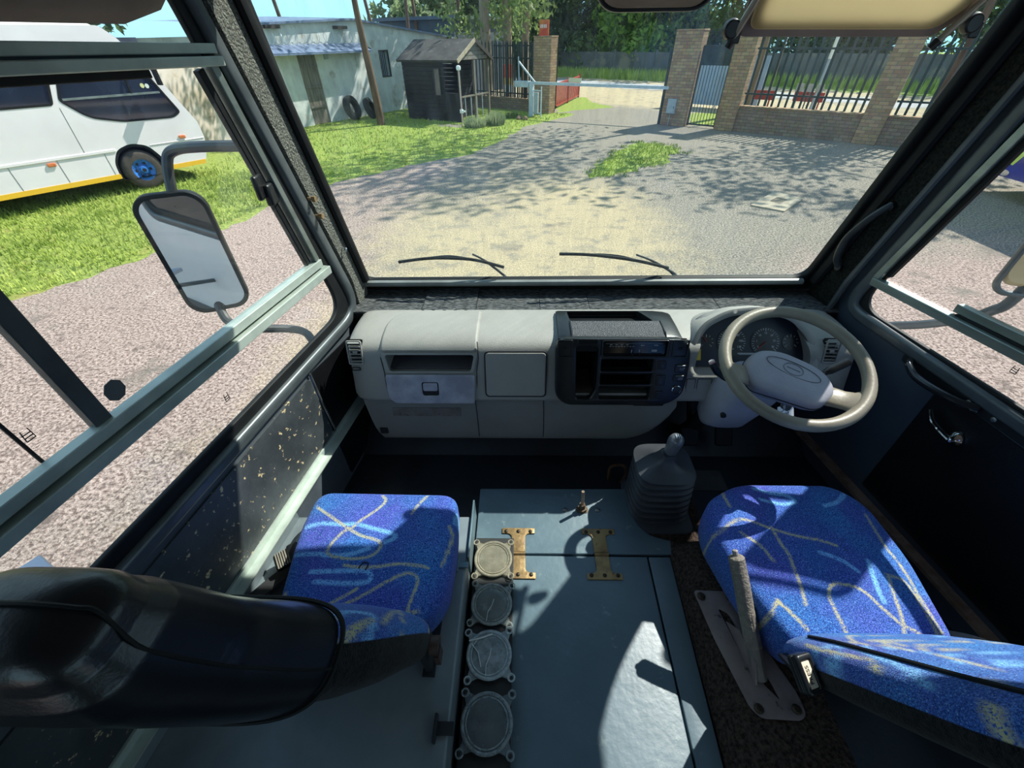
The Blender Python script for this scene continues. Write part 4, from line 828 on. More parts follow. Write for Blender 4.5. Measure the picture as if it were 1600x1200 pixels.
# ------------------------------------------------------------------ seats
def fabric_mat(name, back=False):
    m = bpy.data.materials.new(name); n, l = nodes(m); b = n['Principled BSDF']; b.inputs['Roughness'].default_value = .9; b.inputs['Specular IOR Level'].default_value = .15; b.inputs['Sheen Weight'].default_value = .08
    tc = n.new('ShaderNodeTexCoord')
    def noi(s, d=5): 
        t = n.new('ShaderNodeTexNoise'); t.inputs['Scale'].default_value = s; t.inputs['Detail'].default_value = d; l.new(tc.outputs['Object'], t.inputs['Vector']); return t.outputs['Fac']
    def rng(v, a, c):
        r = n.new('ShaderNodeMapRange'); r.inputs['From Min'].default_value = a; r.inputs['From Max'].default_value = c; l.new(v, r.inputs['Value']); return r.outputs[0]
    def mix(f, a, c):
        x = n.new('ShaderNodeMix'); x.data_type = 'RGBA'; l.new(f, x.inputs[0])
        for i, q in ((6, a), (7, c)):
            if isinstance(q, str): x.inputs[i].default_value = lin(q)
            else: l.new(q, x.inputs[i])
        return x.outputs[2]
    c = mix(rng(noi(5.5, 3), .42, .62), '#3868b8', '#5756be')
    c = mix(rng(noi(4.1, 2), .5, .68), c, '#3a8fd4')
    c = mix(rng(noi(330, 3), .40, .62), '#1f3d80', c)
    c = mix(rng(noi(420, 2), .58, .68), c, '#7099d6')
    def att(nm):
        a = n.new('ShaderNodeAttribute'); a.attribute_name = nm; g = n.new('ShaderNodeMath'); g.operation = 'MULTIPLY'; l.new(a.outputs['Fac'], g.inputs[0]); l.new(rng(noi(300, 2), .36, .52), g.inputs[1]); return g.outputs[0]
    c = mix(att('pale'), c, '#79b4e8'); c = mix(att('line'), c, '#b3ae88')
    if back:
        ca = mix(rng(noi(140, 5), .4, .62), '#201f22', '#070708')
        a = n.new('ShaderNodeAttribute'); a.attribute_name = 'carpet'; c = mix(rng(a.outputs['Fac'], .46, .54), c, ca)
    l.new(c, b.inputs['Base Color'])
    bp = n.new('ShaderNodeBump'); bp.inputs['Strength'].default_value = .5; bp.inputs['Distance'].default_value = .004; l.new(noi(380, 3), bp.inputs['Height']); l.new(bp.outputs[0], b.inputs['Normal'])
    return m
M_fab = fabric_mat('blue_moquette'); M_fabb = fabric_mat('blue_moquette_carpet_back', True)
def segd(p, a, b):
    ax, ay = a; bx, by = b; dx, dy = bx-ax, by-ay; L2 = dx*dx+dy*dy or 1e-9
    t = max(0, min(1, ((p[0]-ax)*dx+(p[1]-ay)*dy)/L2)); return math.hypot(p[0]-ax-dx*t, p[1]-ay-dy*t)
def pattern(o, key, lines, pale, w=.0052):
    """woven squiggles of the cloth: distance to each yarn line"""
    def dens(P): return [(v.x, v.y) for v in smooth_path([V((a, b, 0)) for a, b in P], 4)] if len(P) > 2 else P
    me = o.data
    for nm, S, ww in (('line', lines, w), ('pale', pale, w*1.5)):
        at = me.attributes.new(nm, 'FLOAT', 'POINT'); vals = [0.0]*len(me.vertices)
        segs = {}
        for P in S:
            P = dens(P)
            for a, b in zip(P, P[1:]):
                for i in range(int((min(a[0], b[0])-.015)//.03), int((max(a[0], b[0])+.015)//.03)+1):
                    for j in range(int((min(a[1], b[1])-.015)//.03), int((max(a[1], b[1])+.015)//.03)+1): segs.setdefault((i, j), []).append((a, b))
        for i, v in enumerate(me.vertices):
            p = key(v.co); s_ = segs.get((int(p[0]//.03), int(p[1]//.03)))
            if s_:
                d = min(segd(p, a, b) for a, b in s_); vals[i] = max(0, min(1, (ww-d)/(ww*.45)))
        at.data.foreach_set('value', vals)
def cushion(name, outl, ztop, th, par, dome=.012, edge=.028, res=52, tilt=0):
    out = rpoly(outl, [.05]*len(outl), 12); per = []
    N = 300; tot = [0]
    for i in range(len(out)): tot.append(tot[-1]+math.dist(out[i], out[(i+1) % len(out)]))
    j = 0
    for k in range(N):
        s_ = tot[-1]*k/N
        while tot[j+1] < s_: j += 1
        t = (s_-tot[j])/max(1e-9, tot[j+1]-tot[j]); a, b = out[j], out[(j+1) % len(out)]; per.append((a[0]+(b[0]-a[0])*t, a[1]+(b[1]-a[1])*t))
    cx = sum(p[0] for p in per)/N; cy = sum(p[1] for p in per)/N
    W_ = max(p[0] for p in per)-min(p[0] for p in per); Rn = []
    for k, zz in ((.93, -th), (.985, -th+.01), (1.0, -th*.6), (1.0, -edge)): Rn.append([V((cx+(x-cx)*k, cy+(y-cy)*k, ztop+zz)) for x, y in per])
    for i in range(1, 7):
        a = PI/2*i/6; k = 1-(1-math.cos(a))*edge*1.6/W_*1.2; Rn.append([V((cx+(x-cx)*k, cy+(y-cy)*k, ztop-edge*(1-math.sin(a)))) for x, y in per])
    k0 = k
    for i in range(1, res+1):
        t = 1-i/(res+.3); k = k0*t; Rn.append([V((cx+(x-cx)*k, cy+(y-cy)*k, ztop+dome*(1-t**2.2))) for x, y in per])
    mb = MB(); mb.rings(Rn); return obj(name, mb, M_fab, par, angle=70, weld=False)
def back_loft(prof, cx, off=0, e=.45, n=120, z0=None, z1=None, m_=None, bulge=.012, name='backrest', par=None, steps=6, split=False):
    """prof rows: z, half width, front y, back y"""
    rows = []
    for i in range(len(prof)-1):
        for j in range(steps): rows.append([prof[i][k]+(prof[i+1][k]-prof[i][k])*j/steps for k in range(4)])
    rows.append(list(prof[-1]))
    if z0 is not None: rows = [r for r in rows if r[0] >= z0-1e-6]
    if z1 is not None: rows = [r for r in rows if r[0] <= z1+1e-6]
    Rn = []
    for z, hw_, yf, yb in rows:
        r_ = []
        for k in range(n):
            a = 2*PI*k/n; c, s_ = math.cos(a), math.sin(a); hy_ = (yf-yb)/2
            r_.append(V((cx+(hw_+off)*math.copysign(abs(c)**e, c), (yf+yb)/2+(hy_+off)*math.copysign(abs(s_)**(e+.25), s_), z)))
        Rn.append(r_)
    for Rl, sg in ((0, -1), (-1, 1)):
        base = Rn[Rl]; c = sum(base, V())/n; ex = []
        for k, dz in ((.97, .008), (.90, .017), (.76, .026), (.5, .033), (.2, .036), (.001, .0365)): ex.append([c+(p-c)*k+V((0, 0, sg*(dz+off*.6))) for p in base])
        Rn = (ex[::-1]+Rn) if Rl == 0 else (Rn+ex)
    mb = MB()
    mb.rings(Rn)
    o = obj(name, mb, m_, par, angle=75, weld=False)
    if split is not False:
        at = o.data.attributes.new('carpet', 'FLOAT', 'POINT'); vals = []
        for v in o.data.vertices:
            r0 = min(rows, key=lambda r: abs(r[0]-v.co.z)); mid = r0[3]+(r0[2]-r0[3])*split; vals.append(max(0, min(1, .5+(mid-v.co.y)/.03)))
        at.data.foreach_set('value', vals)
    return o
LY = [[(-.896, .696), (-.832, .656), (-.779, .624), (-.731, .599), (-.687, .587), (-.666, .573), (-.671, .552), (-.69, .537), (-.732, .531), (-.778, .536), (-.807, .548), (-.807, .571), (-.786, .608), (-.762, .624), (-.745, .647), (-.712, .681), (-.691, .716), (-.706, .738)], [(-.568, .739), (-.589, .703), (-.601, .672)], [(-.749, .514), (-.714, .509), (-.66, .51), (-.608, .519), (-.553, .517), (-.525, .512)], [(-.793, .39), (-.766, .412), (-.732, .432), (-.697, .454)], [(-.735, .412), (-.699, .427), (-.664, .447), (-.624, .473), (-.581, .495), (-.553, .49), (-.546, .469), (-.553, .439), (-.558, .401), (-.555, .364)], [(-.646, .383), (-.608, .391), (-.57, .398), (-.531, .406)], [(-.488, .637), (-.473, .611), (-.478, .569), (-.491, .52)], [(-.882, .445), (-.872, .41), (-.865, .383)]]
LP = [[(-.902, .629), (-.856, .639), (-.8, .633), (-.753, .634), (-.702, .621), (-.646, .606), (-.631, .594), (-.656, .579)], [(-.9, .546), (-.861, .547), (-.821, .546)], [(-.819, .542), (-.752, .542), (-.696, .56)], [(-.835, .497), (-.765, .498), (-.689, .499), (-.669, .483), (-.681, .47), (-.743, .467), (-.814, .471)], [(-.47, .683), (-.472, .65)]]
RY = [[(.354, .784), (.343, .745), (.345, .708)], [(.262, .617), (.294, .633), (.358, .664), (.427, .631), (.49, .607), (.542, .596), (.577, .581)], [(.429, .635), (.431, .591), (.438, .56), (.434, .524), (.43, .482), (.42, .431)], [(.728, .685), (.721, .626), (.718, .579), (.723, .534), (.718, .479), (.711, .416), (.707, .37), (.693, .337)], [(.663, .506), (.701, .492), (.704, .441), (.697, .381), (.687, .337), (.672, .347), (.649, .375), (.624, .391), (.598, .427), (.576, .464), (.544, .477), (.507, .477), (.486, .45), (.484, .419), (.486, .378), (.487, .339)], [(.665, .499), (.647, .452), (.633, .403), (.613, .357)], [(.361, .442), (.336, .417), (.318, .399)], [(.358, .442), (.378, .412), (.398, .377)], [(.341, .622), (.376, .582), (.392, .538)]]
RP = [[(.444, .775), (.484, .756), (.528, .747), (.541, .723), (.497, .714), (.442, .732)], [(.711, .758), (.667, .725), (.62, .71)], [(.523, .561), (.567, .54), (.592, .512)], [(.638, .541), (.618, .478), (.612, .439)]]
xy = lambda c: (c.x, c.y)
M_cb = mat('black_carpet_back', '#2b2a2c', '#100f12', 140, .4, .62, rough=.95, bump=.9, bscale=170, spec=.1)
M_sleeve = mat('black_leatherette', '#101318', '#171b22', 9, rough=.32, bump=.05, bscale=260, coat=.1)
M_dkst = bpy.data.materials['dark_steel']
# passenger seat
PS = thing('passenger_seat', (-.69, .5, 1.25), 'passenger seat in blue patterned cloth with a black leatherette sleeve over its backrest', 'seat')
cu = cushion('cushion', [(-.475, .752), (-.918, .758), (-.925, .62), (-.885, .36), (-.535, .36), (-.468, .44), (-.462, .60)], 1.372, .118, PS)
pattern(cu, xy, LY, LP)
mb = MB(); mb.tube(smooth_path([V((-.708, .505, 1.384)), V((-.70, .52, 1.385)), V((-.685, .518, 1.385)), V((-.688, .50, 1.384))], 5), .0016, 5); obj('tear', mb, M_dark, cu)
bprof = [(1.355, .195, .405, .285), (1.40, .212, .395, .27), (1.50, .218, .365, .235), (1.62, .212, .325, .185), (1.72, .198, .285, .148), (1.80, .176, .250, .122), (1.87, .142, .222, .104), (1.94, .112, .200, .090), (2.0, .094, .186, .080), (2.04, .083, .176, .080), (2.06, .07, .168, .088)]
bk = back_loft(bprof, -.70, m_=M_fabb, par=PS, split=.62)
rl = random.Random(3)
def squiggles(rl, n, x0, x1, z0, z1):
    o = []
    for i in range(n):
        x, z = rl.uniform(x0, x1), rl.uniform(z0, z1); a = rl.uniform(0, 6.28); P = [(x, z)]
        for k in range(rl.randint(4, 9)):
            a += rl.uniform(-.9, .9) if rl.random() < .75 else rl.choice((-2.2, 2.2)); x += .05*math.cos(a); z += .05*math.sin(a); P.append((x, z))
        o.append(P)
    return o
pattern(bk, lambda c: (c.x, c.z), squiggles(rl, 9, -.92, -.48, 1.4, 2.0)+[[(-.56, 1.36), (-.55, 1.45), (-.53, 1.55), (-.51, 1.7)]], squiggles(rl, 6, -.92, -.48, 1.4, 2.0))
sv = back_loft(bprof, -.70, off=.009, z0=1.82, m_=M_sleeve, name='sleeve', par=PS, steps=8)
# piping seams of the sleeve along both sides and its hem
def side_pt(prof, cx, z, sg, fr, off):
    for i in range(len(prof)-1):
        if prof[i][0] <= z <= prof[i+1][0]:
            t = (z-prof[i][0])/(prof[i+1][0]-prof[i][0]); r = [prof[i][k]+(prof[i+1][k]-prof[i][k])*t for k in range(4)]; break
    else: r = prof[-1]
    hw_, yf, yb = r[1]+off, r[2]+off, r[3]-off
    s_ = fr*2-1; c = max(0, 1-abs(s_)**2.857)**.225
    return V((cx+sg*hw_*c, (yf+yb)/2+(yf-yb)/2*s_, z))
zz = [1.822, 1.86, 1.90, 1.94, 1.98, 2.02, 2.05]
P = [side_pt(bprof, -.70, z, 1, .40+.10*(z-1.82), .010) for z in zz]
Pm = [side_pt(bprof, -.70, z, -1, .40+.10*(z-1.82), .010) for z in zz]
top = [V((-.70+.07*k, .132, z)) for k, z in ((.98, 2.089), (.8, 2.097), (.4, 2.1035), (0, 2.1045), (-.4, 2.1035), (-.8, 2.097), (-.98, 2.089))]
mb = MB(); mb.tube(smooth_path(P+top+Pm[::-1], 4), .0019, 6); obj('sleeve_seam', mb, M_rubber, sv)
hem = []
for k in range(60):
    a = 2*PI*k/60; c, s_ = math.cos(a), math.sin(a); e = .45
    r = [bprof[4][j]+(bprof[4][j]-bprof[4][j])*0 for j in range(4)]; hw_, yf, yb = .1665, .2425, .117
    hem.append(V((-.70+(hw_+.010)*math.copysign(abs(c)**e, c), (yf+yb)/2+((yf-yb)/2+.010)*math.copysign(abs(s_)**(e+.25), s_), 1.822)))
mb = MB(); mb.tube(hem, .0035, 6, closed=True); obj('sleeve_hem', mb, M_rubber, sv)
for x in (-.90, -.505): mb = MB(); mb.b2((x-.015, .30, 1.2505), (x+.015, .70, 1.258)); mb.b2((x-.008, .31, 1.255), (x+.008, .37, 1.40)); obj('frame_rail', mb, M_dkst, PS)
mb = MB(); mb.cyl((-.49, .335, 1.36), (-.47, .335, 1.36), .022, 14); mb.box((-.474, .325, 1.335), (.012, .03, .05)); obj('recliner', mb, mat('dark_recliner', '#2a2422', '#4d3328', 40, rough=.6), PS)
# driver seat
DS = thing('driver_seat', (.52, .5, 1.05), 'driver seat in blue patterned cloth with carpeted back beside the handbrake', 'seat')
cu = cushion('cushion', [(.70, .80), (.40, .80), (.285, .735), (.262, .64), (.298, .47), (.345, .36), (.37, .335), (.735, .335), (.772, .56), (.765, .73)], 1.372, .13, DS, dome=.016)
pattern(cu, xy, RY, RP)
dprof = [(1.355, .215, .375, .265), (1.40, .225, .362, .245), (1.50, .232, .318, .19), (1.62, .232, .258, .125), (1.74, .228, .196, .06), (1.86, .215, .135, .0), (1.96, .195, .085, -.045), (2.04, .165, .045, -.075), (2.08, .13, .02, -.08)]
bk = back_loft(dprof, .545, m_=M_fabb, par=DS, split=.52)
pattern(bk, lambda c: (c.x, c.z), squiggles(rl, 12, .32, .76, 1.4, 2.05)+[[(.335, 1.45), (.33, 1.5), (.335, 1.56), (.34, 1.6)], [(.37, 1.5), (.42, 1.6), (.44, 1.75), (.47, 1.95)]], squiggles(rl, 8, .32, .76, 1.4, 2.05))
mb = MB(); mb.tube(smooth_path([side_pt(dprof, .545, z, -1, .93, .001) for z in (1.42, 1.50, 1.58, 1.66, 1.74, 1.82, 1.90, 1.98, 2.03)], 4), .0045, 6); obj('piping', mb, M_rubber, bk)
mb = MB(); mb.b2((.47, .34, 1.042), (.74, .72, 1.245)); obj('pedestal', mb, M_dark, DS, bevel=.01)
# seat belt pieces
M_belt = mat('black_webbing', '#1b1d1f', '#26282a', 5, rough=.8, bump=.4, bscale=300, stretch=(1, 6, 1))
B_ = thing('belt_buckle', (.285, .26, 1.45), 'black seat belt buckle with a cream PRESS button beside the driver seat', 'buckle')
FB = frame((.288, .262, 1.475), (.93, .05, -.35), (.10, .95, .3)) @ Matrix.Rotation(rad(14), 4, 'Z')
mb = MB(); mb.plate(rrect(-.021, -.034, .021, .034, .007), [rrect(-.0125, -.026, .0125, .022, .003)], .014, FB, bev=.004); mb.plate(rrect(-.02, -.033, .02, .033, .006), [], .012, FB @ Matrix.Translation((0, 0, -.012)), bev=.003); obj('housing', mb, M_black, B_)
mb = MB(); mb.plate(rrect(-.0115, -.025, .0115, .021, .002), [], .010, FB, bev=.001); bt = obj('button', mb, mat('cream_button', '#cfc6b4', rough=.45), B_)
mb = MB(); mb.text('PRESS', .0125, FB @ Matrix.Translation((-.001, -.002, .0102)) @ Matrix.Rotation(rad(90), 4, 'Z'), .0003); obj('lettering', mb, M_black, bt)
mb = MB(); mb.beam((.322, .325, 1.37), (.289, .268, 1.462), .026, .008, up=(0, 1, 0)); obj('stalk', mb, M_black, B_, bevel=.002)
Bt = thing('seat_belt', (-1.0, .55, 1.25), 'black seat belt with a ribbed buckle lying on the metal base between seat and wall', 'seat belt')
def ribbon(P, w, side):
    P = smooth_path(P, 8); mb = MB(); sd = V(side).normalized()
    mb.rings([[p-sd*w/2, p+sd*w/2, p+sd*w/2+V((0, 0, .002)), p-sd*w/2+V((0, 0, .002))] for p in P]); return mb
mb = ribbon([V((-.915, .60, 1.275)), V((-.955, .565, 1.262)), V((-1.0, .51, 1.262)), V((-1.03, .45, 1.275)), V((-1.045, .38, 1.30)), V((-1.03, .33, 1.28)), V((-.98, .32, 1.262))], .042, (.75, -.6, .1)); obj('webbing', mb, M_belt, Bt, angle=60)
mb = ribbon([V((-.90, .55, 1.258)), V((-.95, .50, 1.254)), V((-1.0, .44, 1.254)), V((-1.05, .34, 1.256))], .042, (.7, -.7, 0)); obj('webbing', mb, M_belt, Bt, angle=60)
FT = frame((-.955, .585, 1.285), (.8, .55, .1), (-.55, .8, .15)); mb = MB(); mb.plate(rrect(-.045, -.026, .045, .026, .008), [], .018, FT, bev=.005); mb.plate(rrect(-.015, -.029, .015, .029, .006), [], .026, FT @ Matrix.Translation((.012, 0, -.002)), bev=.004); bc = obj('buckle_body', mb, M_black, Bt)
mb = MB()
for i in range(6): mb.box((-.036+.0065*i, 0, .0185), (.003, .048, .003), M=FT)
obj('buckle_ribs', mb, mat('dusty_rib', '#8b857a', rough=.6), bc)
Br = thing('seat_belt', (.80, .35, 1.2), 'pale grey looped seat belt between the driver seat and the door', 'seat belt')
mb = ribbon([V((.79, .43, 1.19)), V((.815, .40, 1.26)), V((.85, .36, 1.31)), V((.88, .31, 1.32)), V((.87, .26, 1.27)), V((.85, .2, 1.2))], .045, (.5, .8, .1)); obj('webbing', mb, mat('grey_webbing', '#8b867f', '#77726c', 90, rough=.8), Br, angle=60)
# ------------------------------------------------------------------ the yard outside
def inpoly(p, P):
    x, y = p; c = False; j = len(P)-1
    for i in range(len(P)):
        if (P[i][1] > y) != (P[j][1] > y) and x < (P[j][0]-P[i][0])*(y-P[i][1])/(P[j][1]-P[i][1])+P[i][0]: c = not c
        j = i
    return c
def sdist(p, P):
    d = min(segd(p, P[i-1], P[i]) for i in range(len(P))); return -d if inpoly(p, P) else d
lawn = [(-40, -8), (-14, -4.5), (-9.5, .6), (-6.75, 4.4), (-6.13, 5.26), (-5.76, 6.37), (-5.3, 7.6), (-5.3, 8.9), (-4.67, 9.7), (-3.13, 11.5), (-1.6, 12.8), (-.9, 14.8), (-.3, 17), (1.6, 19.6), (1.9, 20.4), (1, 20.7), (-1.5, 22.6), (-5.6, 22.9), (-8.3, 18), (-10, 14.5), (-40, 12)]
patchG = [(.9, 9.7), (2.3, 10.3), (3.6, 11.6), (4.35, 12.6), (4.4, 13.8), (3.2, 14.4), (2.3, 13.2), (1.3, 11.3)]
kerbG = [(1.3, 20.8), (3.9, 22.3), (3.2, 24), (2.9, 26.5), (1.2, 22.4)]
pedG = [(5.7, 17.3), (7.0, 16.6), (8.2, 20.0), (6.6, 20.2)]
SPOT = [lawn, patchG, kerbG, pedG]
def masks(x, y):
    p = (x, y); nz = mnoise.noise(V((x*.9, y*.9, 0)))*.35+mnoise.noise(V((x*3.1, y*3.1, 5)))*.25
    g = max((1 if sdist(p, P)+nz*(.8 if i == 1 else .45)+(.25 if i == 1 else 0) < 0 else 0) for i, P in enumerate(SPOT))
    c = x*.70+y*.71
    if c > 31.5+nz*2: g = 1
    if -3.6 < x < -1.3 and 15.6 < y < 18.0 and sdist(p, [(-4.5, 18.6), (-2.6, 17.3), (-1.7, 18.6), (-2.6, 19)])+nz < 0: g = .25  # shade before the kiosk painted in as grey gravel through the lawn
    n2 = mnoise.noise(V((x*.35, y*.35, 9)))
    sand = max(0, 1-(abs(x+.2)/3.0)**2)*max(0, 1-((y-5.2)/6.5)**2)*(.85+.6*n2)+.15
    if c > 17.5 and c < 26.2: sand = .25+.75*min(1, max(0, (c-18.4)/1.5))*(.8+.4*n2)
    road = 1 if 26.4+nz*.4 < c < 29.6 else 0
    if 29.6 <= c <= 31.5: sand = 1
    red = max(0, min(1, (-1.2-x)/1.6))*(.8+.4*n2)*(1 if y < 12 else 0)
    red = max(red, max(0, min(1, (x-2.0)/2))*max(0, min(1, (7-y)/2))*.9)
    return g, max(0, min(1, sand)), max(0, min(1, red)), road
def ground_grid(x0, x1, y0, y1, st):
    nx, ny = int((x1-x0)/st), int((y1-y0)/st)
    mb = MB(); mb.grid(lambda a, b: V((x0+(x1-x0)*a, y0+(y1-y0)*b, 0)), nx, ny); return mb
def ground_mat():
    m = bpy.data.materials.new('yard_ground'); n, l = nodes(m); b = n['Principled BSDF']; b.inputs['Roughness'].default_value = .95; b.inputs['Specular IOR Level'].default_value = .15
    tc = n.new('ShaderNodeTexCoord')
    def noi(s, d=6):
        t = n.new('ShaderNodeTexNoise'); t.inputs['Scale'].default_value = s; t.inputs['Detail'].default_value = d; t.inputs['Roughness'].default_value = .65; l.new(tc.outputs['Object'], t.inputs['Vector']); return t.outputs['Fac']
    def rng(v, a, c):
        r = n.new('ShaderNodeMapRange'); r.inputs['From Min'].default_value = a; r.inputs['From Max'].default_value = c; l.new(v, r.inputs['Value']); return r.outputs[0]
    def mix(f, a, c):
        x = n.new('ShaderNodeMix'); x.data_type = 'RGBA'; l.new(f, x.inputs[0])
        for i, q in ((6, a), (7, c)):
            if isinstance(q, str): x.inputs[i].default_value = lin(q)
            else: l.new(q, x.inputs[i])
        return x.outputs[2]
    def att(nm, amp=.5, s=14):
        a = n.new('ShaderNodeAttribute'); a.attribute_name = nm
        s1 = n.new('ShaderNodeMath'); s1.operation = 'SUBTRACT'; l.new(noi(s), s1.inputs[0]); s1.inputs[1].default_value = .5
        s2 = n.new('ShaderNodeMath'); s2.operation = 'MULTIPLY_ADD'; l.new(s1.outputs[0], s2.inputs[0]); s2.inputs[1].default_value = amp*2; l.new(a.outputs['Fac'], s2.inputs[2]); return s2.outputs[0]
    peb = noi(34, 8); peb2 = noi(13, 6)
    grav = mix(rng(peb, .42, .58), '#5c554d', '#aca294'); grav = mix(rng(peb2, .5, .62), grav, '#8a8174')
    redg = mix(rng(peb, .40, .58), '#6b5850', '#bda89d'); redg = mix(rng(noi(60, 5), .56, .66), redg, '#cdbdb2'); redg = mix(rng(noi(5, 6), .56, .7), redg, '#6f625b')
    sandc = mix(rng(peb, .35, .62), '#9c8a6f', '#c7b593'); sandc = mix(rng(noi(3.2, 5), .52, .68), sandc, '#8f8678')
    grs = mix(rng(noi(16, 6), .36, .62), '#5d7030', '#a3b057'); grs = mix(rng(noi(2.2, 4), .55, .72), grs, '#9c9455')
    c = mix(rng(att('red', .4, 2.5), .3, .75), grav, redg); c = mix(rng(att('sand', .45, 3.0), .28, .8), c, sandc)
    c = mix(rng(noi(1.1, 3), .6, .72), c, '#7b736a')
    c = mix(rng(att('road', .2, 5), .4, .6), c, '#a8a5a4'); c = mix(rng(att('grass', .5, 9), .42, .58), c, grs)
    l.new(c, b.inputs['Base Color'])
    bp = n.new('ShaderNodeBump'); bp.inputs['Strength'].default_value = .9; bp.inputs['Distance'].default_value = .03; l.new(noi(45, 6), bp.inputs['Height']); l.new(bp.outputs[0], b.inputs['Normal'])
    return m
M_ground = ground_mat()
def ground(mb, name):
    o = struct(obj(name, mb, M_ground, weld=False, smooth=False)); me = o.data
    [me.attributes.new(k, 'FLOAT', 'POINT') for k in ('grass', 'sand', 'red', 'road')]
    vals = [masks(v.co.x, v.co.y) for v in me.vertices]
    for i, k in enumerate(('grass', 'sand', 'red', 'road')): me.attributes[k].data.foreach_set('value', [v[i] for v in vals])
    return o
g1 = ground_grid(-14, 14, -4, 24, .14)
gm = MB()
for (x0, x1, y0, y1, st) in ((-60, -14, -20, 80, 2), (14, 70, -20, 80, 2), (-14, 14, -20, -4, 2), (-14, 14, 24, 80, .7)):
    m_ = ground_grid(x0, x1, y0, y1, st); gm.add(m_.v, m_.f)
g1.add(gm.v, gm.f); ground(g1, 'ground')
# grass blades, far too many to count
rg = random.Random(11); mb = MB()
def tuft(x, y, h, mb):
    for k in range(3):
        a = rg.uniform(0, 6.28); dx, dy = math.cos(a), math.sin(a); w_ = .006+.004*rg.random(); hh = h*rg.uniform(.6, 1.2); lx, ly = rg.uniform(-.5, .5)*hh, rg.uniform(-.5, .5)*hh
        mb.add([V((x-dx*w_, y-dy*w_, -.005)), V((x+dx*w_, y+dy*w_, -.005)), V((x+lx, y+ly, hh))], [(0, 1, 2)])
cnt = 0
while cnt < 15000:
    if rg.random() < .62: x, y = rg.uniform(-11, -4.8), rg.uniform(3, 11)
    else: x, y = rg.uniform(-8.5, 2), rg.uniform(9.5, 21)
    if sdist((x, y), lawn) > -.05 or (y > 11 and x > -1.5 and 0): continue
    tuft(x, y, .075, mb); cnt += 1
cnt = 0
while cnt < 1600:
    x, y = rg.uniform(.5, 4.6), rg.uniform(9.4, 14.6)
    if sdist((x, y), patchG)+mnoise.noise(V((x*2, y*2, 0)))*.5 > -.15: continue
    tuft(x, y, .06, mb); cnt += 1
M_grass = mat('grass_blades', '#7d923a', '#b7c364', 1.3, rough=.7, spec=.2)
tag(obj('grass', mb, M_grass, smooth=False, weld=False), 'short green grass growing along the yard and in the middle patch', 'grass', kind='stuff')
# concrete drain slab
t = thing('drain_slab', (4.55, 8.3, 0), 'pale square concrete slab with a gravel-filled middle set in the yard', 'slab')
sp = [(3.99, 8.05), (4.43, 7.68), (5.13, 8.40), (4.85, 8.94)]
mb = MB(); mb.plate(sp, [rpoly([(4.42, 8.25), (4.55, 8.1), (4.82, 8.35), (4.70, 8.52)], .05)], .025, Matrix.Identity(4)); obj('slab', mb, mat('pale_concrete', '#a89b86', '#978a75', 9, rough=.9, bump=.2), t)
mb = MB(); mb.prism(rpoly([(4.40, 8.25), (4.55, 8.08), (4.84, 8.35), (4.70, 8.54)], .05), .0, .012); obj('gravel_fill', mb, mat('dark_gravel_fill', '#5b5346', '#8a7f6c', 60, rough=.95, bump=.6, bscale=80), t)
# ---- wall line with gate
WD = V((.782, -.623, 0)).normalized(); WN = V((-.623, -.782, 0)).normalized(); W0 = V((1.0, 20.6, 0)); ANG = math.atan2(WD.y, WD.x)
def G_(t, z=0, o=0): return W0+WD*t+WN*o+V((0, 0, z))
RW_ = Matrix.Rotation(ANG, 3, 'Z')
def brick_mat(name, a, b_, mortar):
    m = bpy.data.materials.new(name); n, l = nodes(m); b = n['Principled BSDF']; b.inputs['Roughness'].default_value = .9
    tc = n.new('ShaderNodeTexCoord'); mp = n.new('ShaderNodeMapping'); mp.vector_type = 'POINT'; mp.inputs['Rotation'].default_value = (0, 0, -ANG); l.new(tc.outputs['Object'], mp.inputs['Vector'])
    sx = n.new('ShaderNodeSeparateXYZ'); l.new(mp.outputs[0], sx.inputs[0]); ad = n.new('ShaderNodeMath'); l.new(sx.outputs[0], ad.inputs[0]); l.new(sx.outputs[1], ad.inputs[1])
    cb = n.new('ShaderNodeCombineXYZ'); l.new(ad.outputs[0], cb.inputs[0]); l.new(sx.outputs[2], cb.inputs[1])
    br = n.new('ShaderNodeTexBrick'); br.inputs['Scale'].default_value = 1; br.inputs['Brick Width'].default_value = .23; br.inputs['Row Height'].default_value = .085; br.inputs['Mortar Size'].default_value = .007; br.inputs['Bias'].default_value = -.1
    br.inputs['Color1'].default_value = lin(a); br.inputs['Color2'].default_value = lin(b_); br.inputs['Mortar'].default_value = lin(mortar); l.new(cb.outputs[0], br.inputs['Vector'])
    t = n.new('ShaderNodeTexNoise'); t.inputs['Scale'].default_value = 9; t.inputs['Detail'].default_value = 6; l.new(tc.outputs['Object'], t.inputs['Vector'])
    mx = n.new('ShaderNodeMix'); mx.data_type = 'RGBA'; mx.blend_type = 'OVERLAY'; mx.inputs[0].default_value = .35; l.new(br.outputs['Color'], mx.inputs[6]); l.new(t.outputs['Color'], mx.inputs[7]); l.new(mx.outputs[2], b.inputs['Base Color'])
    bp = n.new('ShaderNodeBump'); bp.inputs['Strength'].default_value = .5; bp.inputs['Distance'].default_value = .01; bp.invert = True; l.new(br.outputs['Fac'], bp.inputs['Height']); l.new(bp.outputs[0], b.inputs['Normal'])
    return m
M_brick = brick_mat('face_brick', '#a98a66', '#8a6a50', '#6b5f52'); M_brickw = brick_mat('wall_brick', '#8f7864', '#7b6454', '#5e544a')
M_green = mat('dark_green_steel', '#2a3836', '#222e2d', 8, rough=.5, metal=.3); M_galv = mat('pale_grey_steel', '#a9b3bb', '#98a2aa', 8, rough=.45, metal=.3)
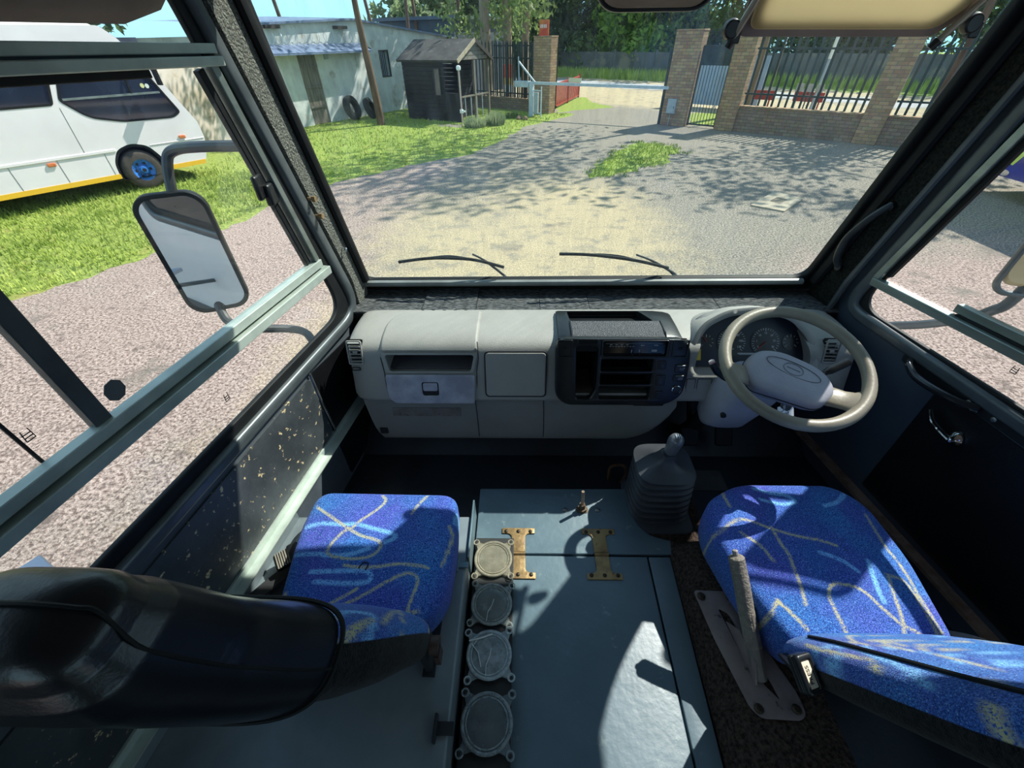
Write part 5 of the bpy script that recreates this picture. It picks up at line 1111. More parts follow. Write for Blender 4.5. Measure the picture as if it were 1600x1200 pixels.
def pillar(t0, t1, h, label, d=.45):
    t = thing('brick_pillar', G_((t0+t1)/2), label, 'pillar', 'gate pillars')
    mb = MB(); mb.box(G_((t0+t1)/2, h/2), (t1-t0, d, h), RW_); obj('shaft', mb, M_brick, t, bevel=.01)
    mb = MB(); mb.box(G_((t0+t1)/2, h+.02), (t1-t0+.02, d+.02, .05), RW_); obj('cap_course', mb, M_brick, t, bevel=.01)
    return t
pillar(-.85, 0, 2.45, 'tall brick gate pillar with a sunlit edge beside the boom post')
p1 = pillar(4.89, 5.77, 2.55, 'wide brick gate pillar with a pale grey box on its face')
pillar(6.79, 7.40, 2.45, 'brick pillar between the pedestrian gate and the low wall, behind the visor clamp')
pillar(10.73, 11.30, 2.45, 'brick pillar standing along the low brick wall under the sun visor')
pillar(15.2, 15.8, 2.45, 'brick pillar at the end of the low wall, behind the windscreen pillar')
mb = MB(); mb.box(G_(5.22, .57, .26), (.30, .08, .43), RW_); t = thing('meter_box', G_(5.22, .35, .26), 'pale grey box fixed low on the wide brick gate pillar', 'box'); obj('case', mb, M_galv, t, bevel=.01)
mb = MB(); mb.box(G_(5.22, .57, .305), (.26, .012, .38), RW_); d_ = obj('lid', mb, M_galv, t, bevel=.004); mb = MB(); mb.box(G_(5.32, .55, .315), (.02, .02, .05), RW_); obj('lock', mb, M_green, d_)
mb = MB(); mb.tube([G_(5.22, .35, .25), G_(5.2, 0, .25)], .012, 6); obj('conduit', mb, M_galv, t)
def low_wall(t0, t1, h, label):
    t = thing('brick_wall', G_((t0+t1)/2), label, 'wall'); mb = MB(); mb.box(G_((t0+t1)/2, h/2), (t1-t0, .22, h), RW_); obj('courses', mb, M_brickw, t)
    mb = MB(); mb.box(G_((t0+t1)/2, h+.02), (t1-t0, .26, .05), RW_); obj('coping', mb, M_brick, t, bevel=.01)
low_wall(7.40, 10.73, .66, 'low brick wall under the palisade bars, next to the pedestrian gate'); low_wall(11.30, 15.2, .66, 'low brick wall under the palisade bars at the far driver side'); low_wall(-5.2, -.85, .40, 'low dark brick footing under the green palisade beside the kiosk')
def palisade(t0, t1, zb, zt, rails, label, m_=M_green, sp=.205, w=.06, name='palisade_fence', d=0):
    t = thing(name, G_((t0+t1)/2), label, 'fence', 'palisade fence panels')
    mb = MB(); n = int((t1-t0)/sp)
    for i in range(n+1):
        x = t0+(t1-t0)*(i+.5)/(n+1); mb.box(G_(x, (zb+zt)/2, d+.03), (w, .012, zt-zb), RW_)
        a = G_(x-w/2, zt, d+.03); b = G_(x+w/2, zt, d+.03); mb.add([a, b, G_(x, zt+.10, d+.03)], [(0, 1, 2)])
    obj('pales', mb, m_, t, smooth=False)
    for z in rails: mb = MB(); mb.box(G_((t0+t1)/2, z, d), (t1-t0, .045, .045), RW_); obj('rail', mb, m_, t)
    return t
palisade(7.42, 10.71, .72, 2.35, (1.02, 2.12), 'dark palisade bars on the low brick wall, next to the pedestrian gate')
palisade(11.32, 15.18, .72, 2.35, (1.02, 2.12), 'dark palisade bars on the low brick wall at the far driver side')
palisade(-5.1, -.9, .42, 2.3, (.60, 1.80), 'dark green palisade bars between the kiosk and the boom post')
# sliding gate parked behind the palisade, with its green posts
palisade(-3.4, .05, .12, 2.28, (.2, 2.2), 'dark green sliding gate parked open behind the palisade and boom post', name='sliding_gate', d=-.28, sp=.13)
t = thing('gate_post', G_(4.80), 'green steel gate post against the wide brick gate pillar', 'post')
mb = MB(); mb.box(G_(4.80, 1.04, .1), (.08, .08, 2.08), RW_); mb2 = MB(); mb2.box(G_(4.80, 2.1, .1), (.10, .10, .03), RW_); obj('post', mb, M_green, t); obj('post_cap', mb2, M_green, t)
# pedestrian gate
t = thing('pedestrian_gate', G_(6.28), 'narrow green barred gate between two brick pillars', 'gate')
for q in (5.82, 6.74): mb = MB(); mb.box(G_(q, 1.12, .03), (.05, .05, 2.15), RW_); obj('stile', mb, M_green, t)
for z in (.08, 1.72, 2.18): mb = MB(); mb.box(G_(6.28, z, .03), (.9, .04, .045), RW_); obj('rail', mb, M_green, t)
mb = MB()
for i in range(8): mb.box(G_(5.93+.1*i, .92, .03), (.016, .016, 1.68), RW_)
obj('bars', mb, M_green, t)
mb = MB(); mb.box(G_(6.28, 1.95, .03), (.88, .006, .42), RW_); obj('top_sheet', mb, M_green, t)
t = thing('metal_screen', (8.0, 21.6, 0), 'blue-grey sheet metal screen standing beyond the pedestrian gate', 'screen'); mb = MB(); mb.box((8.1, 21.6, .95), (3.4, .05, 1.7), RW_); obj('sheet', mb, mat('blue_grey_sheet', '#9fb2c6', '#8ba0b6', 1.5, rough=.5), t)
for q in (-1.4, 0, 1.4): mb = MB(); mb.box(V((8.1, 21.6, .9))-WN*.06+WD*q, (.05, .05, 1.8), RW_); obj('post', mb, M_galv, t)
# boom barrier
t = thing('boom_barrier', (.12, 19.73, 0), 'pale grey boom barrier lowered across the gateway', 'barrier')
BD = V((4.85, -2.48, 0)).normalized(); B0 = V((.12, 19.73, 0)); RB = Matrix.Rotation(math.atan2(BD.y, BD.x), 3, 'Z'); ZU = V((0, 0, 1))
M_boom = mat('pale_blue_grey_paint', '#b7c2cb', '#a6b2bc', 6, rough=.45)
mb = MB(); mb.box(B0+ZU*.54, (.16, .16, 1.08), RB); obj('post', mb, M_boom, t, bevel=.006)
mb = MB(); mb.box(B0-BD*.42+ZU*1.06, (.62, .16, .2), RB); obj('counterweight', mb, M_boom, t, bevel=.01)
mb = MB(); mb.beam(B0-BD*.1+ZU*1.10, B0+BD*5.45+ZU*1.075, .07, .09); obj('arm', mb, M_boom, t); mb = MB(); mb.beam(B0+BD*4.3+ZU*1.08, B0+BD*5.5+ZU*1.075, .055, .07); obj('arm_tip', mb, mat('white_tip', '#e4e6e8', rough=.4), t)
mb = MB(); mb.beam(B0-BD*.55+ZU*1.1, B0-BD*.58+ZU*1.9, .035, .035); obj('mast', mb, M_boom, t); mb = MB(); mb.beam(B0-BD*.56+ZU*1.75, B0+BD*.14+ZU*1.12, .05, .05); obj('stay', mb, M_boom, t)
for q in (.42,): mb = MB(); mb.box(B0+BD*q+ZU*.5, (.04, .04, 1.0), RB); obj('leg', mb, M_boom, t)
for z in (.12, .86): mb = MB(); mb.box(B0+BD*.25+ZU*z, (.34, .035, .04), RB); obj('cross_bar', mb, M_boom, t)
mb = MB(); mb.box(B0+BD*.2+ZU*.45-WN*.02, (.17, .12, .7), RB); obj('motor_cover', mb, M_galv, t, bevel=.01)
mb = MB(); mb.box(B0+BD*1.78+ZU*1.22, (.5, .02, .13), RB); bo = obj('plate', mb, mat('pale_yellow_plate', '#d9d3b4', '#c9c29f', 20, rough=.5), t)
# red entrance fence curving out beyond the pillar, signs
t = thing('red_fence', (1.9, 24, 0), 'low red slatted fence beyond the sunlit edge of the gate pillar', 'fence'); M_redp = mat('red_paint', '#a8382d', '#8d2c24', 7, rough=.5)
P0, P1 = V((1.16, 21.7, 0)), V((2.72, 26.4, 0)); mb = MB()
for i in range(24): c = P0.lerp(P1, (i+.5)/24); mb.box(c+V((0, 0, .5)), (.02, .10, .85), Matrix.Rotation(-.32, 3, 'Z'))
obj('slats', mb, M_redp, t)
for z in (.1, .9): mb = MB(); mb.beam(P0+ZU*z, P1+ZU*z, .05, .06); obj('rail', mb, M_redp, t)
for q in (0, .5, 1): mb = MB(); c = P0.lerp(P1, q); mb.box(c+ZU*.5, (.08, .08, 1.0)); obj('post', mb, M_redp, t)
t = thing('sign_board', (.7, 23.6, 0), 'red and orange signboard on a post above the gate pillar', 'sign'); mb = MB(); mb.box((.70, 23.6, 2.75), (.50, .04, .56), RW_); bo = obj('board', mb, mat('red_orange_sign', '#d4482e', '#e08a3a', 1.7, rough=.5), t)
mb = MB()
for i in range(4): mb.box(V((.70, 23.6, 2.82))+WN*.024+WD*(-.15+.09*i), (.05, .006, .12), RW_)
obj('white_marks', mb, mat('sign_white', '#f0ece4', rough=.5), bo)
mb = MB(); mb.box((.55, 23.62, 1.25), (.09, .05, 2.5), RW_); obj('post', mb, M_redp, t)
t = thing('poster_board', (-.95, 24.55, 0), 'board with red, yellow and white fields seen through the palisade', 'sign')
for nm, z0, z1, c in (('red_field', .98, 1.5, '#e2603a'), ('yellow_field', .72, .98, '#e5c04a'), ('white_field', .42, .72, '#e9e6e0')):
    mb = MB(); mb.box((-.93, 24.55, (z0+z1)/2), (.62, .03, z1-z0), RW_); obj(nm, mb, mat(nm, c, rough=.5), t)
for q in (-.28, .28): mb = MB(); mb.box(V((-.93, 24.55, .75))-WN*.04+WD*q, (.04, .04, 1.5), RW_); obj('post', mb, M_galv, t)
# red barriers and plates beyond the low wall
for k, (x, y, l_, lab) in enumerate(((9.0, 19.9, 1.3, 'low red barrier board beyond the palisade, next to the brick pillar edge'), (10.5, 18.9, 1.0, 'low red barrier board beyond the palisade, under the row of grey plates'))):
    t = thing('red_barrier', (x, y, 0), lab, 'barrier', 'red barriers beyond the wall')
    mb = MB(); mb.box((x, y, .62), (l_, .04, .3), RW_); obj('board', mb, M_redp, t)
    for q in (-.4, .4): mb = MB(); mb.box(V((x, y, .33))+WD*q*l_, (.05, .05, .66), RW_); obj('post', mb, M_redp, t)
for i, q in enumerate((-.28, 0, .28)):
    c = V((10.2, 18.5, 0))+WD*q*1.15; t = thing('plate_sign', c, ('grey plate on a stake beyond the palisade, first from the pedestrian gate', 'grey plate on a stake beyond the palisade, middle of three', 'grey plate on a stake beyond the palisade, third from the pedestrian gate')[i], 'sign', 'grey plates beyond the wall')
    mb = MB(); mb.box(c+ZU*.93, (.24, .02, .24), RW_); obj('plate', mb, mat('mottled_grey_plate', '#b0aca4', '#8d8981', 40, rough=.6) if i == 0 else bpy.data.materials['mottled_grey_plate'], t); mb = MB(); mb.box(c+ZU*.4-WN*.02, (.04, .03, .85), RW_); obj('stake', mb, M_green, t)
M_wood = mat('weathered_pole', '#8d7558', '#6f5a43', 14, rough=.85, stretch=(1, 1, .1))
for x, y, r_, h, lab, m_ in ((8.7, 19.75, .085, 6, 'thick brown wooden pole rising behind the palisade next to the brick pillar', M_wood), (9.25, 19.5, .05, 5, 'thin brown wooden pole rising behind the palisade', M_wood), (10.55, 18.6, .045, 3.4, 'pole with a white upper band behind the palisade under the visor', M_galv)):
    mb = MB(); mb.tube([V((x, y, 0)), V((x+.03, y, h))], [r_, r_*.8], 10); t = thing('pole', (x, y, 0), lab, 'pole'); obj('shaft', mb, m_, t)
    if m_ is M_galv: mb = MB(); mb.tube([V((x+.012, y, 1.75)), V((x+.02, y, 2.4))], .052, 10); obj('white_band', mb, mat('white_band', '#ece9dc', rough=.5), t)
# far precast wall beyond the road
t = thing('boundary_wall', (5, 42, 0), 'long grey precast concrete wall beyond the road', 'wall'); M_prec = mat('precast_concrete', '#6f6f6d', '#5b5c5a', 1.2, rough=.9, c3='#8f8674', s3=.7, lo3=.56, hi3=.64)
FWl = [V((-10, 52, 0)), V((3, 45, 0)), V((14, 36.5, 0)), V((30, 22, 0)), V((40, 8, 0))]
for a, b in zip(FWl, FWl[1:]):
    mb = MB(); mb.beam(a+ZU*.75, b+ZU*.75, .08, 1.5); w_ = obj('panel_run', mb, M_prec, t)
    mb = MB(); n = int((b-a).length/1.6)
    for i in range(n+1): c = a.lerp(b, i/n); mb.box(c+ZU*.82, (.14, .14, 1.64))
    obj('posts', mb, M_prec, w_)
# ------------------------------------------------------------------ white outbuilding
M_lime = mat('limewashed_plaster', '#d3d3d0', '#b4b5b3', 1.3, rough=.9, bump=.25, bscale=12, c3='#9a8f7c', s3=2.4, lo3=.58, hi3=.74)
M_tin = mat('corrugated_tin', '#7d8ba6', '#667390', 3, rough=.5, metal=.3, stretch=(1, 1, .3)); M_old = mat('old_boards', '#7d7468', '#5b5349', 5, rough=.85, stretch=(3, 3, .4), c3='#a89c88', s3=7, lo3=.64, hi3=.72)
M_dkwood = mat('dark_timber', '#3a3230', '#2b2523', 9, rough=.8)
HD = V((.476, .880, 0)).normalized(); HN = V((.880, -.476, 0)).normalized(); H0 = V((-8.295, 17.79, 0)); HA = math.atan2(HD.y, HD.x); RH = Matrix.Rotation(HA, 3, 'Z')
def H_(s, z=0, o=0): return H0+HD*s+HN*o+ZU*z
FH = frame(H0, HD, (0, 0, 1), HN)
OB = thing('outbuilding', H_(3), 'whitewashed outbuilding with a low tin lean-to, plank door and barred window', 'building')
wall_o = [(-2.2, 0), (9.5, 0), (9.5, 2.5), (8.4, 2.62), (5.4, 2.9), (3.2, 3.05), (.9, 2.95), (-2.2, 2.80)]
mb = MB(); mb.plate(wall_o, [rrect(.38, -.01, 1.17, 2.08, .005), rrect(4.42, 1.23, 4.98, 2.13, .005)], .25, FH @ Matrix.Translation((0, 0, -.25))); obj('front_wall', mb, M_lime, OB, smooth=False)
mb = MB(); mb.box(H_(3.6, 1.3, -2.6), (11.6, 4.6, 2.6), RH); obj('body', mb, M_lime, OB)
mb = MB()
for i in range(40):
    s0 = -2.3+i*.3; top = lambda s: 2.86+.2*max(0, 1-abs(s-3.2)/4.5) if s < 3.2 else 3.07-.09*(s-3.2)
    mb.add([H_(s0, top(s0)+.03, .12), H_(s0+.3, top(s0+.3)+.03, .12), H_(s0+.3, top(s0+.3)+.2, -4.6), H_(s0, top(s0)+.2, -4.6), H_(s0, top(s0)-.03, .12), H_(s0+.3, top(s0+.3)-.03, .12)], [(0, 1, 2, 3), (0, 1, 5, 4)])
obj('tin_roof', mb, M_tin, OB)
mb = MB()
for i in range(48):
    s0 = -2.2+.12*i; zz = .012*(i % 2); mb.add([H_(s0, 2.14+zz, .52), H_(s0+.12, 2.14+.012-zz, .52), H_(s0+.12, 2.36+.012-zz, .0), H_(s0, 2.36+zz, .0)], [(0, 1, 2, 3)])
mb.beam(H_(-2.2, 2.12, .5), H_(3.56, 2.12, .5), .03, .06); obj('lean_to_roof', mb, M_tin, OB, smooth=False)
mb = MB(); mb.beam(H_(3.56, 2.16, .45), H_(3.56, 2.32, 0), .03, .08); obj('lean_to_end', mb, M_dkwood, OB)
mb = MB()
for i in range(5): mb.box(H_(.38+.158*(i+.5), 1.04, -.05), (.15, .04, 2.06), RH)
dr = obj('door', mb, M_old, OB)
for z in (.55, 1.15, 1.75): mb = MB(); mb.box(H_(.775, z, -.01), (.76, .03, .06), RH); obj('ledge', mb, M_old, dr)
mb = MB(); mb.plate(rrect(4.42, 1.23, 4.98, 2.13, .005), [rrect(4.46, 1.27, 4.94, 2.09, .005)], .06, FH @ Matrix.Translation((0, 0, -.04))); wf = obj('window_frame', mb, M_dkwood, OB)
mb = MB(); mb.box(H_(4.7, 1.68, -.2), (.56, .02, .9), RH); obj('window_glass', mb, mat('dark_panes', '#20303c', rough=.1), wf)
mb = MB()
for i in range(5): mb.tube([H_(4.5+.1*i, 1.27, -.02), H_(4.5+.1*i, 2.09, -.02)], .012, 6)
obj('window_bars', mb, M_galv, wf)
for s_ in (-.35, 2.55): mb = MB(); mb.box(H_(s_, 2.82, .08), (.55, .2, .09), RH); obj('roof_beam', mb, M_dkwood, OB)
mb = MB(); mb.box(H_(1.6, 2.0, .06), (.14, .1, .14), RH); obj('junction_box', mb, M_galv, OB)
pts = []
for i in range(260):
    a = i*.42; pts.append(H_(-1.8+i*.0205, 2.52+.15*math.sin(a), .2+.15*math.cos(a)))
mb = MB(); mb.tube(pts, .006, 4); tag(obj('razor_wire', mb, M_galv), 'coil of razor wire above the tin lean-to roof', 'razor wire')
# yard wall running on behind the parked bus
t = thing('yard_wall', (-10, 14, 0), 'weathered white yard wall behind the parked bus', 'wall'); mb = MB()
for a, b in ((H_(-2.2), V((-9.9, 13.2, 0))), (V((-9.9, 13.2, 0)), V((-12.5, 8, 0))), (V((-12.5, 8, 0)), V((-16, -4, 0)))): mb.beam(a+ZU*1.02, b+ZU*1.02, .2, 2.05)
obj('plaster', mb, mat('stained_plaster', '#c9bfb6', '#a89884', 1.1, rough=.9, c3='#7d6f5e', s3=2.2, lo3=.6, hi3=.75, bump=.3, bscale=9), t)
mb = MB()
for a, b in ((V((-9.9, 13.2, 0)), V((-12.5, 8, 0))), (V((-12.5, 8, 0)), V((-16, -4, 0)))):
    n = int((b-a).length/.14)
    for i in range(n): c = a.lerp(b, i/n); mb.box(c+ZU*2.2, (.03, .05, .32))
obj('spikes', mb, mat('spike_paint', '#c9c4bb', rough=.6), t)
# tyres leaning on the wall, tree and pole by it
M_tyre = mat('tyre_rubber', '#232120', '#2f2b28', 12, rough=.85)
def tyre_mesh(c, ax, R0, w):
    ax = V(ax).normalized(); F = frame(c, ax.orthogonal(), ax.cross(ax.orthogonal()), ax); mb = MB()
    mb.lathe([(R0*.55, -w/2), (R0*.8, -w/2*1.08), (R0*.96, -w/2*.85), (R0, 0), (R0*.96, w/2*.85), (R0*.8, w/2*1.08), (R0*.55, w/2), (R0*.52, 0), (R0*.55, -w/2)], F, 32); mb.f = mb.f[:-2]; return mb
for c, ax, r_, lab in ((H_(2.05, .40, .35), HN*.95+ZU*.3+HD*.2, .42, 'big black tyre leaning on the whitewashed wall next to the plank door'), (H_(2.62, .34, .75), HN*.8+ZU*.35+HD*.4, .38, 'dusty tyre leaning in front of a bigger tyre by the whitewashed wall')):
    tag(obj('tyre', tyre_mesh(c, ax, r_, .22), M_tyre, angle=60), lab, 'tyre', 'tyres by the wall')
# kiosk
M_kw = mat('dark_stained_boards', '#2b2524', '#1d1918', 5, rough=.85, c3='#5d5650', s3=12, lo3=.72, hi3=.76); M_kr = mat('weathered_felt_roof', '#4a4441', '#35302e', 2.4, rough=.9, stretch=(1, 1, 1), c3='#6d6660', s3=5, lo3=.6, hi3=.72)
KA = V((-4.82, 19.6, 0)); e1 = V((2.29, -1.22, 0)).normalized(); e2 = V((-e1.y, e1.x, 0)); KL, KW_ = 2.6, 2.1; RK = Matrix.Rotation(math.atan2(e1.y, e1.x), 3, 'Z')
def K_(a, b, z=0): return KA+e1*a+e2*b+ZU*z
KS = thing('guard_kiosk', K_(1.3, 1), 'small dark timber guard kiosk with a pitched roof and open porch', 'kiosk')
mb = MB()
for i in range(13):
    z = .07+.14*i; mb.box(K_(.95, .02-.012*(i % 2)*0, z), (1.9, .05, .13), RK @ Matrix.Rotation(rad(6), 3, 'X')); mb.box(K_(.02, KW_/2, z), (.05, KW_, .13), RK); mb.box(K_(.95, KW_-.02, z), (1.9, .05, .13), RK); mb.box(K_(1.88, KW_*.72, z), (.05, KW_*.52, .13), RK @ Matrix.Rotation(rad(0), 3, 'X'))
obj('board_walls', mb, M_kw, KS, smooth=False)
mb = MB(); mb.box(K_(2.2, .03, .45), (.7, .04, .9), RK); obj('porch_panel', mb, M_kw, KS)
zr, ze = 2.42, 1.84; ov = .14
for sg in (0, 1):
    b0 = -ov if sg == 0 else KW_+ov; mb = MB(); a0, a1 = -.12, KL+.06
    q = [K_(a0, b0, ze), K_(a1, b0, ze), K_(a1, KW_/2, zr), K_(a0, KW_/2, zr)]; nrm = (q[1]-q[0]).cross(q[3]-q[0]).normalized()*.035; mb.add([p-nrm for p in q]+[p+nrm for p in q], [(0, 1, 2, 3), (4, 5, 6, 7), (0, 1, 5, 4), (1, 2, 6, 5), (2, 3, 7, 6), (3, 0, 4, 7)]); obj('roof_slope', mb, M_kr, KS)
    mb = MB(); mb.beam(K_(a1+.02, b0, ze), K_(a1+.02, KW_/2, zr), .03, .12); obj('barge_board', mb, mat('pale_barge_board', '#b0a28c', '#94866f', 12, rough=.8) if sg == 0 else bpy.data.materials['dark_timber'], KS)
mb = MB()
for i in range(4): z = ze+.08+.12*i; hw_ = (zr-z)/(zr-ze)*KW_/2; mb.beam(K_(KL-.02, KW_/2-hw_, z), K_(KL-.02, KW_/2+hw_, z), .03, .11)
obj('gable_boards', mb, mat('grey_gable_boards', '#7b746d', '#635c56', 8, rough=.85), KS)
for b in (.05, 1.05, KW_-.05): mb = MB(); mb.box(K_(KL-.05, b, .92), (.08, .08, 1.84), RK); obj('porch_post', mb, M_dkwood if b < 1 else M_old, KS)
mb = MB(); mb.beam(K_(KL-.05, .1, .78), K_(KL-.05, KW_, .78), .06, .05); mb2 = MB()
for i in range(4): mb2.box(K_(KL-.05, .35+.4*i, .39), (.03, .03, .78), RK)
ra = obj('porch_rail', mb, M_old, KS); obj('balusters', mb2, M_galv, ra)
mb = MB(); mb.plate(rrect(-.15, -.42, .15, .42, .005), [rrect(-.12, -.39, .12, .39, .004)], .03, frame(K_(1.62, -.03, 1.22), e1, ZU, -e2)); kf = obj('window_frame', mb, M_dkwood, KS); mb = MB(); mb.box(K_(1.62, -.02, 1.22), (.26, .01, .8), RK); obj('window_glass', mb, mat('brownish_pane', '#6b5f5c', '#7a6c68', 3, rough=.25), kf)
t = thing('lamp_post', K_(KL+.1, -.15), 'thin pinkish post with a white lamp at the corner of the kiosk', 'lamp'); mb = MB(); mb.tube([K_(KL+.1, -.15, 0), K_(KL+.1, -.15, 1.6)], .028, 8); obj('post', mb, mat('pinkish_post', '#b8a3a0', rough=.5), t)
mb = MB(); mb.lathe([(0, -.08), (.07, -.06), (.085, 0), (.07, .06), (0, .08)], Matrix.Translation(K_(KL+.1, -.15, 1.66)), 14); obj('lamp', mb, mat('white_lamp', '#e6e8ea', rough=.3), t)
mb = MB(); mb.box(K_(KL+.1, -.15, .38), (.1, .08, .12), RK); mb.box(K_(KL+.2, -.15, .38), (.12, .05, .05), RK); obj('tap_box', mb, mat('white_box', '#dfe3e4', rough=.4), t)
# dark shed behind
t = thing('dark_shed', (-7, 33, 0), 'dark shed roof showing behind the whitewashed outbuilding', 'shed'); mb = MB(); mb.box((-4.6, 31, 1.6), (5.5, 5, 3.2), RH); obj('walls', mb, mat('slate_sheet', '#3e4a58', '#333d49', 2, rough=.7), t); mb = MB(); mb.box((-4.6, 31, 3.28), (5.9, 5.4, .14), RH); obj('roof', mb, mat('slate_roof', '#4a5666', rough=.7), t)
# ------------------------------------------------------------------ parked white bus
BO = V((-8.42, 9.45, 0)); BDr = V((.584, .812, 0)).normalized(); BN = V((.812, -.584, 0)).normalized(); RBs = Matrix.Rotation(math.atan2(BDr.y, BDr.x), 3, 'Z')
def B_(s, z=0, o=0): return BO+BDr*s+BN*o+ZU*z
FB_ = frame(BO, BDr, (0, 0, 1), BN)
PB = thing('parked_bus', B_(-2, 0, -1), 'white bus with a blue-painted wheel parked on the grass along the wall', 'bus')
M_busw = mat('white_bus_paint', '#e9e1e2', '#dfd6d8', 1.2, rough=.4, coat=.2); M_tint = mat('dark_bus_glass', '#1c222b', '#2b3442', 1.4, rough=.06, spec=.9, coat=.6); M_ylw = mat('yellow_stripe', '#eab52c', rough=.45)
side = rpoly([(-7.5, .30), (1.32, .30), (1.45, .55), (1.52, .80), (1.51, 1.10), (1.36, 1.42), (1.15, 1.88), (1.0, 2.14), (.74, 2.55), (.55, 2.72), (-.3, 2.72), (-7.5, 2.72)], .06)
archc = rpoly([(-.36, .25), (-.33, .58), (-.18, .80), (.1, .88), (.38, .80), (.54, .55), (.58, .25)], .1)
sideh = [p for p in side]
win_a = rpoly([(-7.2, 1.60), (-.72, 1.60), (-.46, 2.30), (-7.2, 2.30)], .06); win_b = rpoly([(-.62, 1.66), (-.32, 1.36), (.2, 1.24), (1.10, 1.22), (1.27, 1.31), (.90, 2.16), (.82, 2.26), (-.36, 2.26)], [.06, .15, .1, .1, .06, .03, .05, .06], 6)
mb = MB(); mb.plate(side, [win_a, win_b], .06, FB_ @ Matrix.Translation((0, 0, -.06)))
sd_ = obj('side_panel', mb, M_busw, PB, smooth=False)
cut(sd_, (lambda m: (m.prism(archc, -.3, .3, FB_), m)[1])(MB()))
Rn = []
for o_, k in ((-.02, 1.0), (-.3, 1.0), (-1.8, 1.0), (-2.1, .97)):
    Rn.append([B_(-3+(x+3)*(1 if o_ > -1 else .99), .30+(z-.30)*k, o_) for x, z in side])
mb = MB(); body_roof = rpoly([(-7.5, 2.66), (.60, 2.66), (.45, 2.80), (.1, 2.90), (-7.3, 2.92), (-7.5, 2.85)], .05)
mb.rings([[B_(x*1-(.03 if o_ < -1.9 or o_ > -.1 else 0), 2.66+(z-2.66)*k, o_) for x, z in body_roof] for o_, k in ((-.01, .15), (-.10, .55), (-.35, .9), (-.9, 1.05), (-1.5, .9), (-1.8, .55), (-1.9, .15))]); obj('roof', mb, M_busw, PB, angle=60)
fr = [(1.32, .30), (1.52, .80), (1.51, 1.10), (1.36, 1.42)]; mb = MB()
mb.rings([[B_(x+.16*math.sin(PI*(-o_)/1.9), z, o_) for x, z in fr]+[B_(x-.05+.16*math.sin(PI*(-o_)/1.9), z, o_) for x, z in fr[::-1]] for o_ in [-.03-.1*i for i in range(19)]]); obj('front_panel', mb, M_busw, PB)
fr = [(1.36, 1.42), (1.0, 2.14), (.74, 2.55), (.58, 2.70)]; mb = MB()
mb.rings([[B_(x+.16*math.sin(PI*(-o_)/1.9), z, o_) for x, z in fr]+[B_(x-.04+.16*math.sin(PI*(-o_)/1.9), z, o_) for x, z in fr[::-1]] for o_ in [-.03-.1*i for i in range(19)]]); obj('front_glass', mb, M_tint, PB)
mb = MB(); mb.box(B_(-3.1, 1.45, -1.0), (8.7, .9, 2.2), RBs); mb.box(B_(-3.4, 1.5, -1.86), (8.2, .05, 2.3), RBs); obj('interior_mass', mb, mat('bus_inside', '#3a414c', '#566074', 1.5, rough=.8), PB)
mb = MB(); mb.plate(inset(win_a, .03), [], .01, FB_ @ Matrix.Translation((0, 0, -.03))); obj('side_window', mb, M_tint, PB, smooth=False)
mb = MB(); mb.plate(inset(win_b, .03), [], .01, FB_ @ Matrix.Translation((0, 0, -.03))); wb = obj('front_side_window', mb, M_tint, PB, smooth=False)
mb = MB(); mb.plate(win_a, [inset(win_a, .035)], .02, FB_ @ Matrix.Translation((0, 0, -.014))); obj('window_rubber', mb, M_rubber, PB, smooth=False)
mb = MB(); mb.plate(win_b, [inset(win_b, .035)], .02, FB_ @ Matrix.Translation((0, 0, -.014))); obj('window_rubber', mb, M_rubber, wb, smooth=False)
mb = MB(); mb.box(B_(.25, 1.675, -.01), (1.6, .02, .035), RBs); obj('window_rail', mb, M_alu, wb); mb = MB(); mb.beam(B_(.55, 1.68, -.01), B_(.60, 2.22, -.01), .02, .03, up=BDr); obj('window_post', mb, M_rubber, wb)
for i in range(5): mb = MB(); mb.box(B_(-1.9-1.15*i, 1.95, -.012), (.05, .02, .68), RBs); obj('window_post', mb, M_rubber, PB)
for s_, z, c, nm in ((.98, 1.86, '#d9d89a', 'pale_sticker'), (1.06, 1.85, '#d9e2d9', 'round_sticker')): mb = MB(); mb.prism(ell(s_-.18, z-.06, .035, .04, 14), .0, .004, FB_ @ Matrix.Translation((0, 0, -.018))); obj(nm, mb, mat(nm, c, rough=.5), wb)
mb = MB(); mb.plate(rpoly([(-7.5, .30), (-.335, .30), (-.335, .385), (-7.5, .385)], .002), [], .006, FB_); mb.plate([(.575, .30), (1.32, .30), (1.35, .385), (.565, .385)], [], .006, FB_); obj('yellow_stripe', mb, M_ylw, PB, smooth=False)
mb = MB(); mb.beam(B_(-7.5, .80, .006), B_(-.2, .80, .006), .02, .05); mb.beam(B_(.42, .80, .006), B_(1.5, .80, .006), .012, .012); obj('skirt_rail', mb, M_busw, PB, bevel=.006)
mb = MB()
for s_, z0, z1 in ((-1.16, .39, .77), (-1.85, .39, .77), (-.41, .39, .77), (-2.9, .39, .77), (-4.2, .39, .77)): mb.beam(B_(s_, z0, .0), B_(s_+.005, z1, .0), .008, .006, up=BDr)
mb.beam(B_(-.69, .83, 0), B_(-.66, 1.56, 0), .006, .006, up=BDr); mb.beam(B_(-3, .83, 0), B_(-3, 1.56, 0), .006, .006, up=BDr); obj('panel_joints', mb, M_seam, PB)
for s_, z, lab in ((-1.26, .72, 'side_lamp'), (1.08, .87, 'side_lamp')): mb = MB(); mb.box(B_(s_, z, .012), (.13, .03, .06), RBs); obj(lab, mb, mat('amber_lens', '#c4643a', '#d8814a', 20, rough=.25) if s_ < 0 else bpy.data.materials['amber_lens'], PB, bevel=.012)
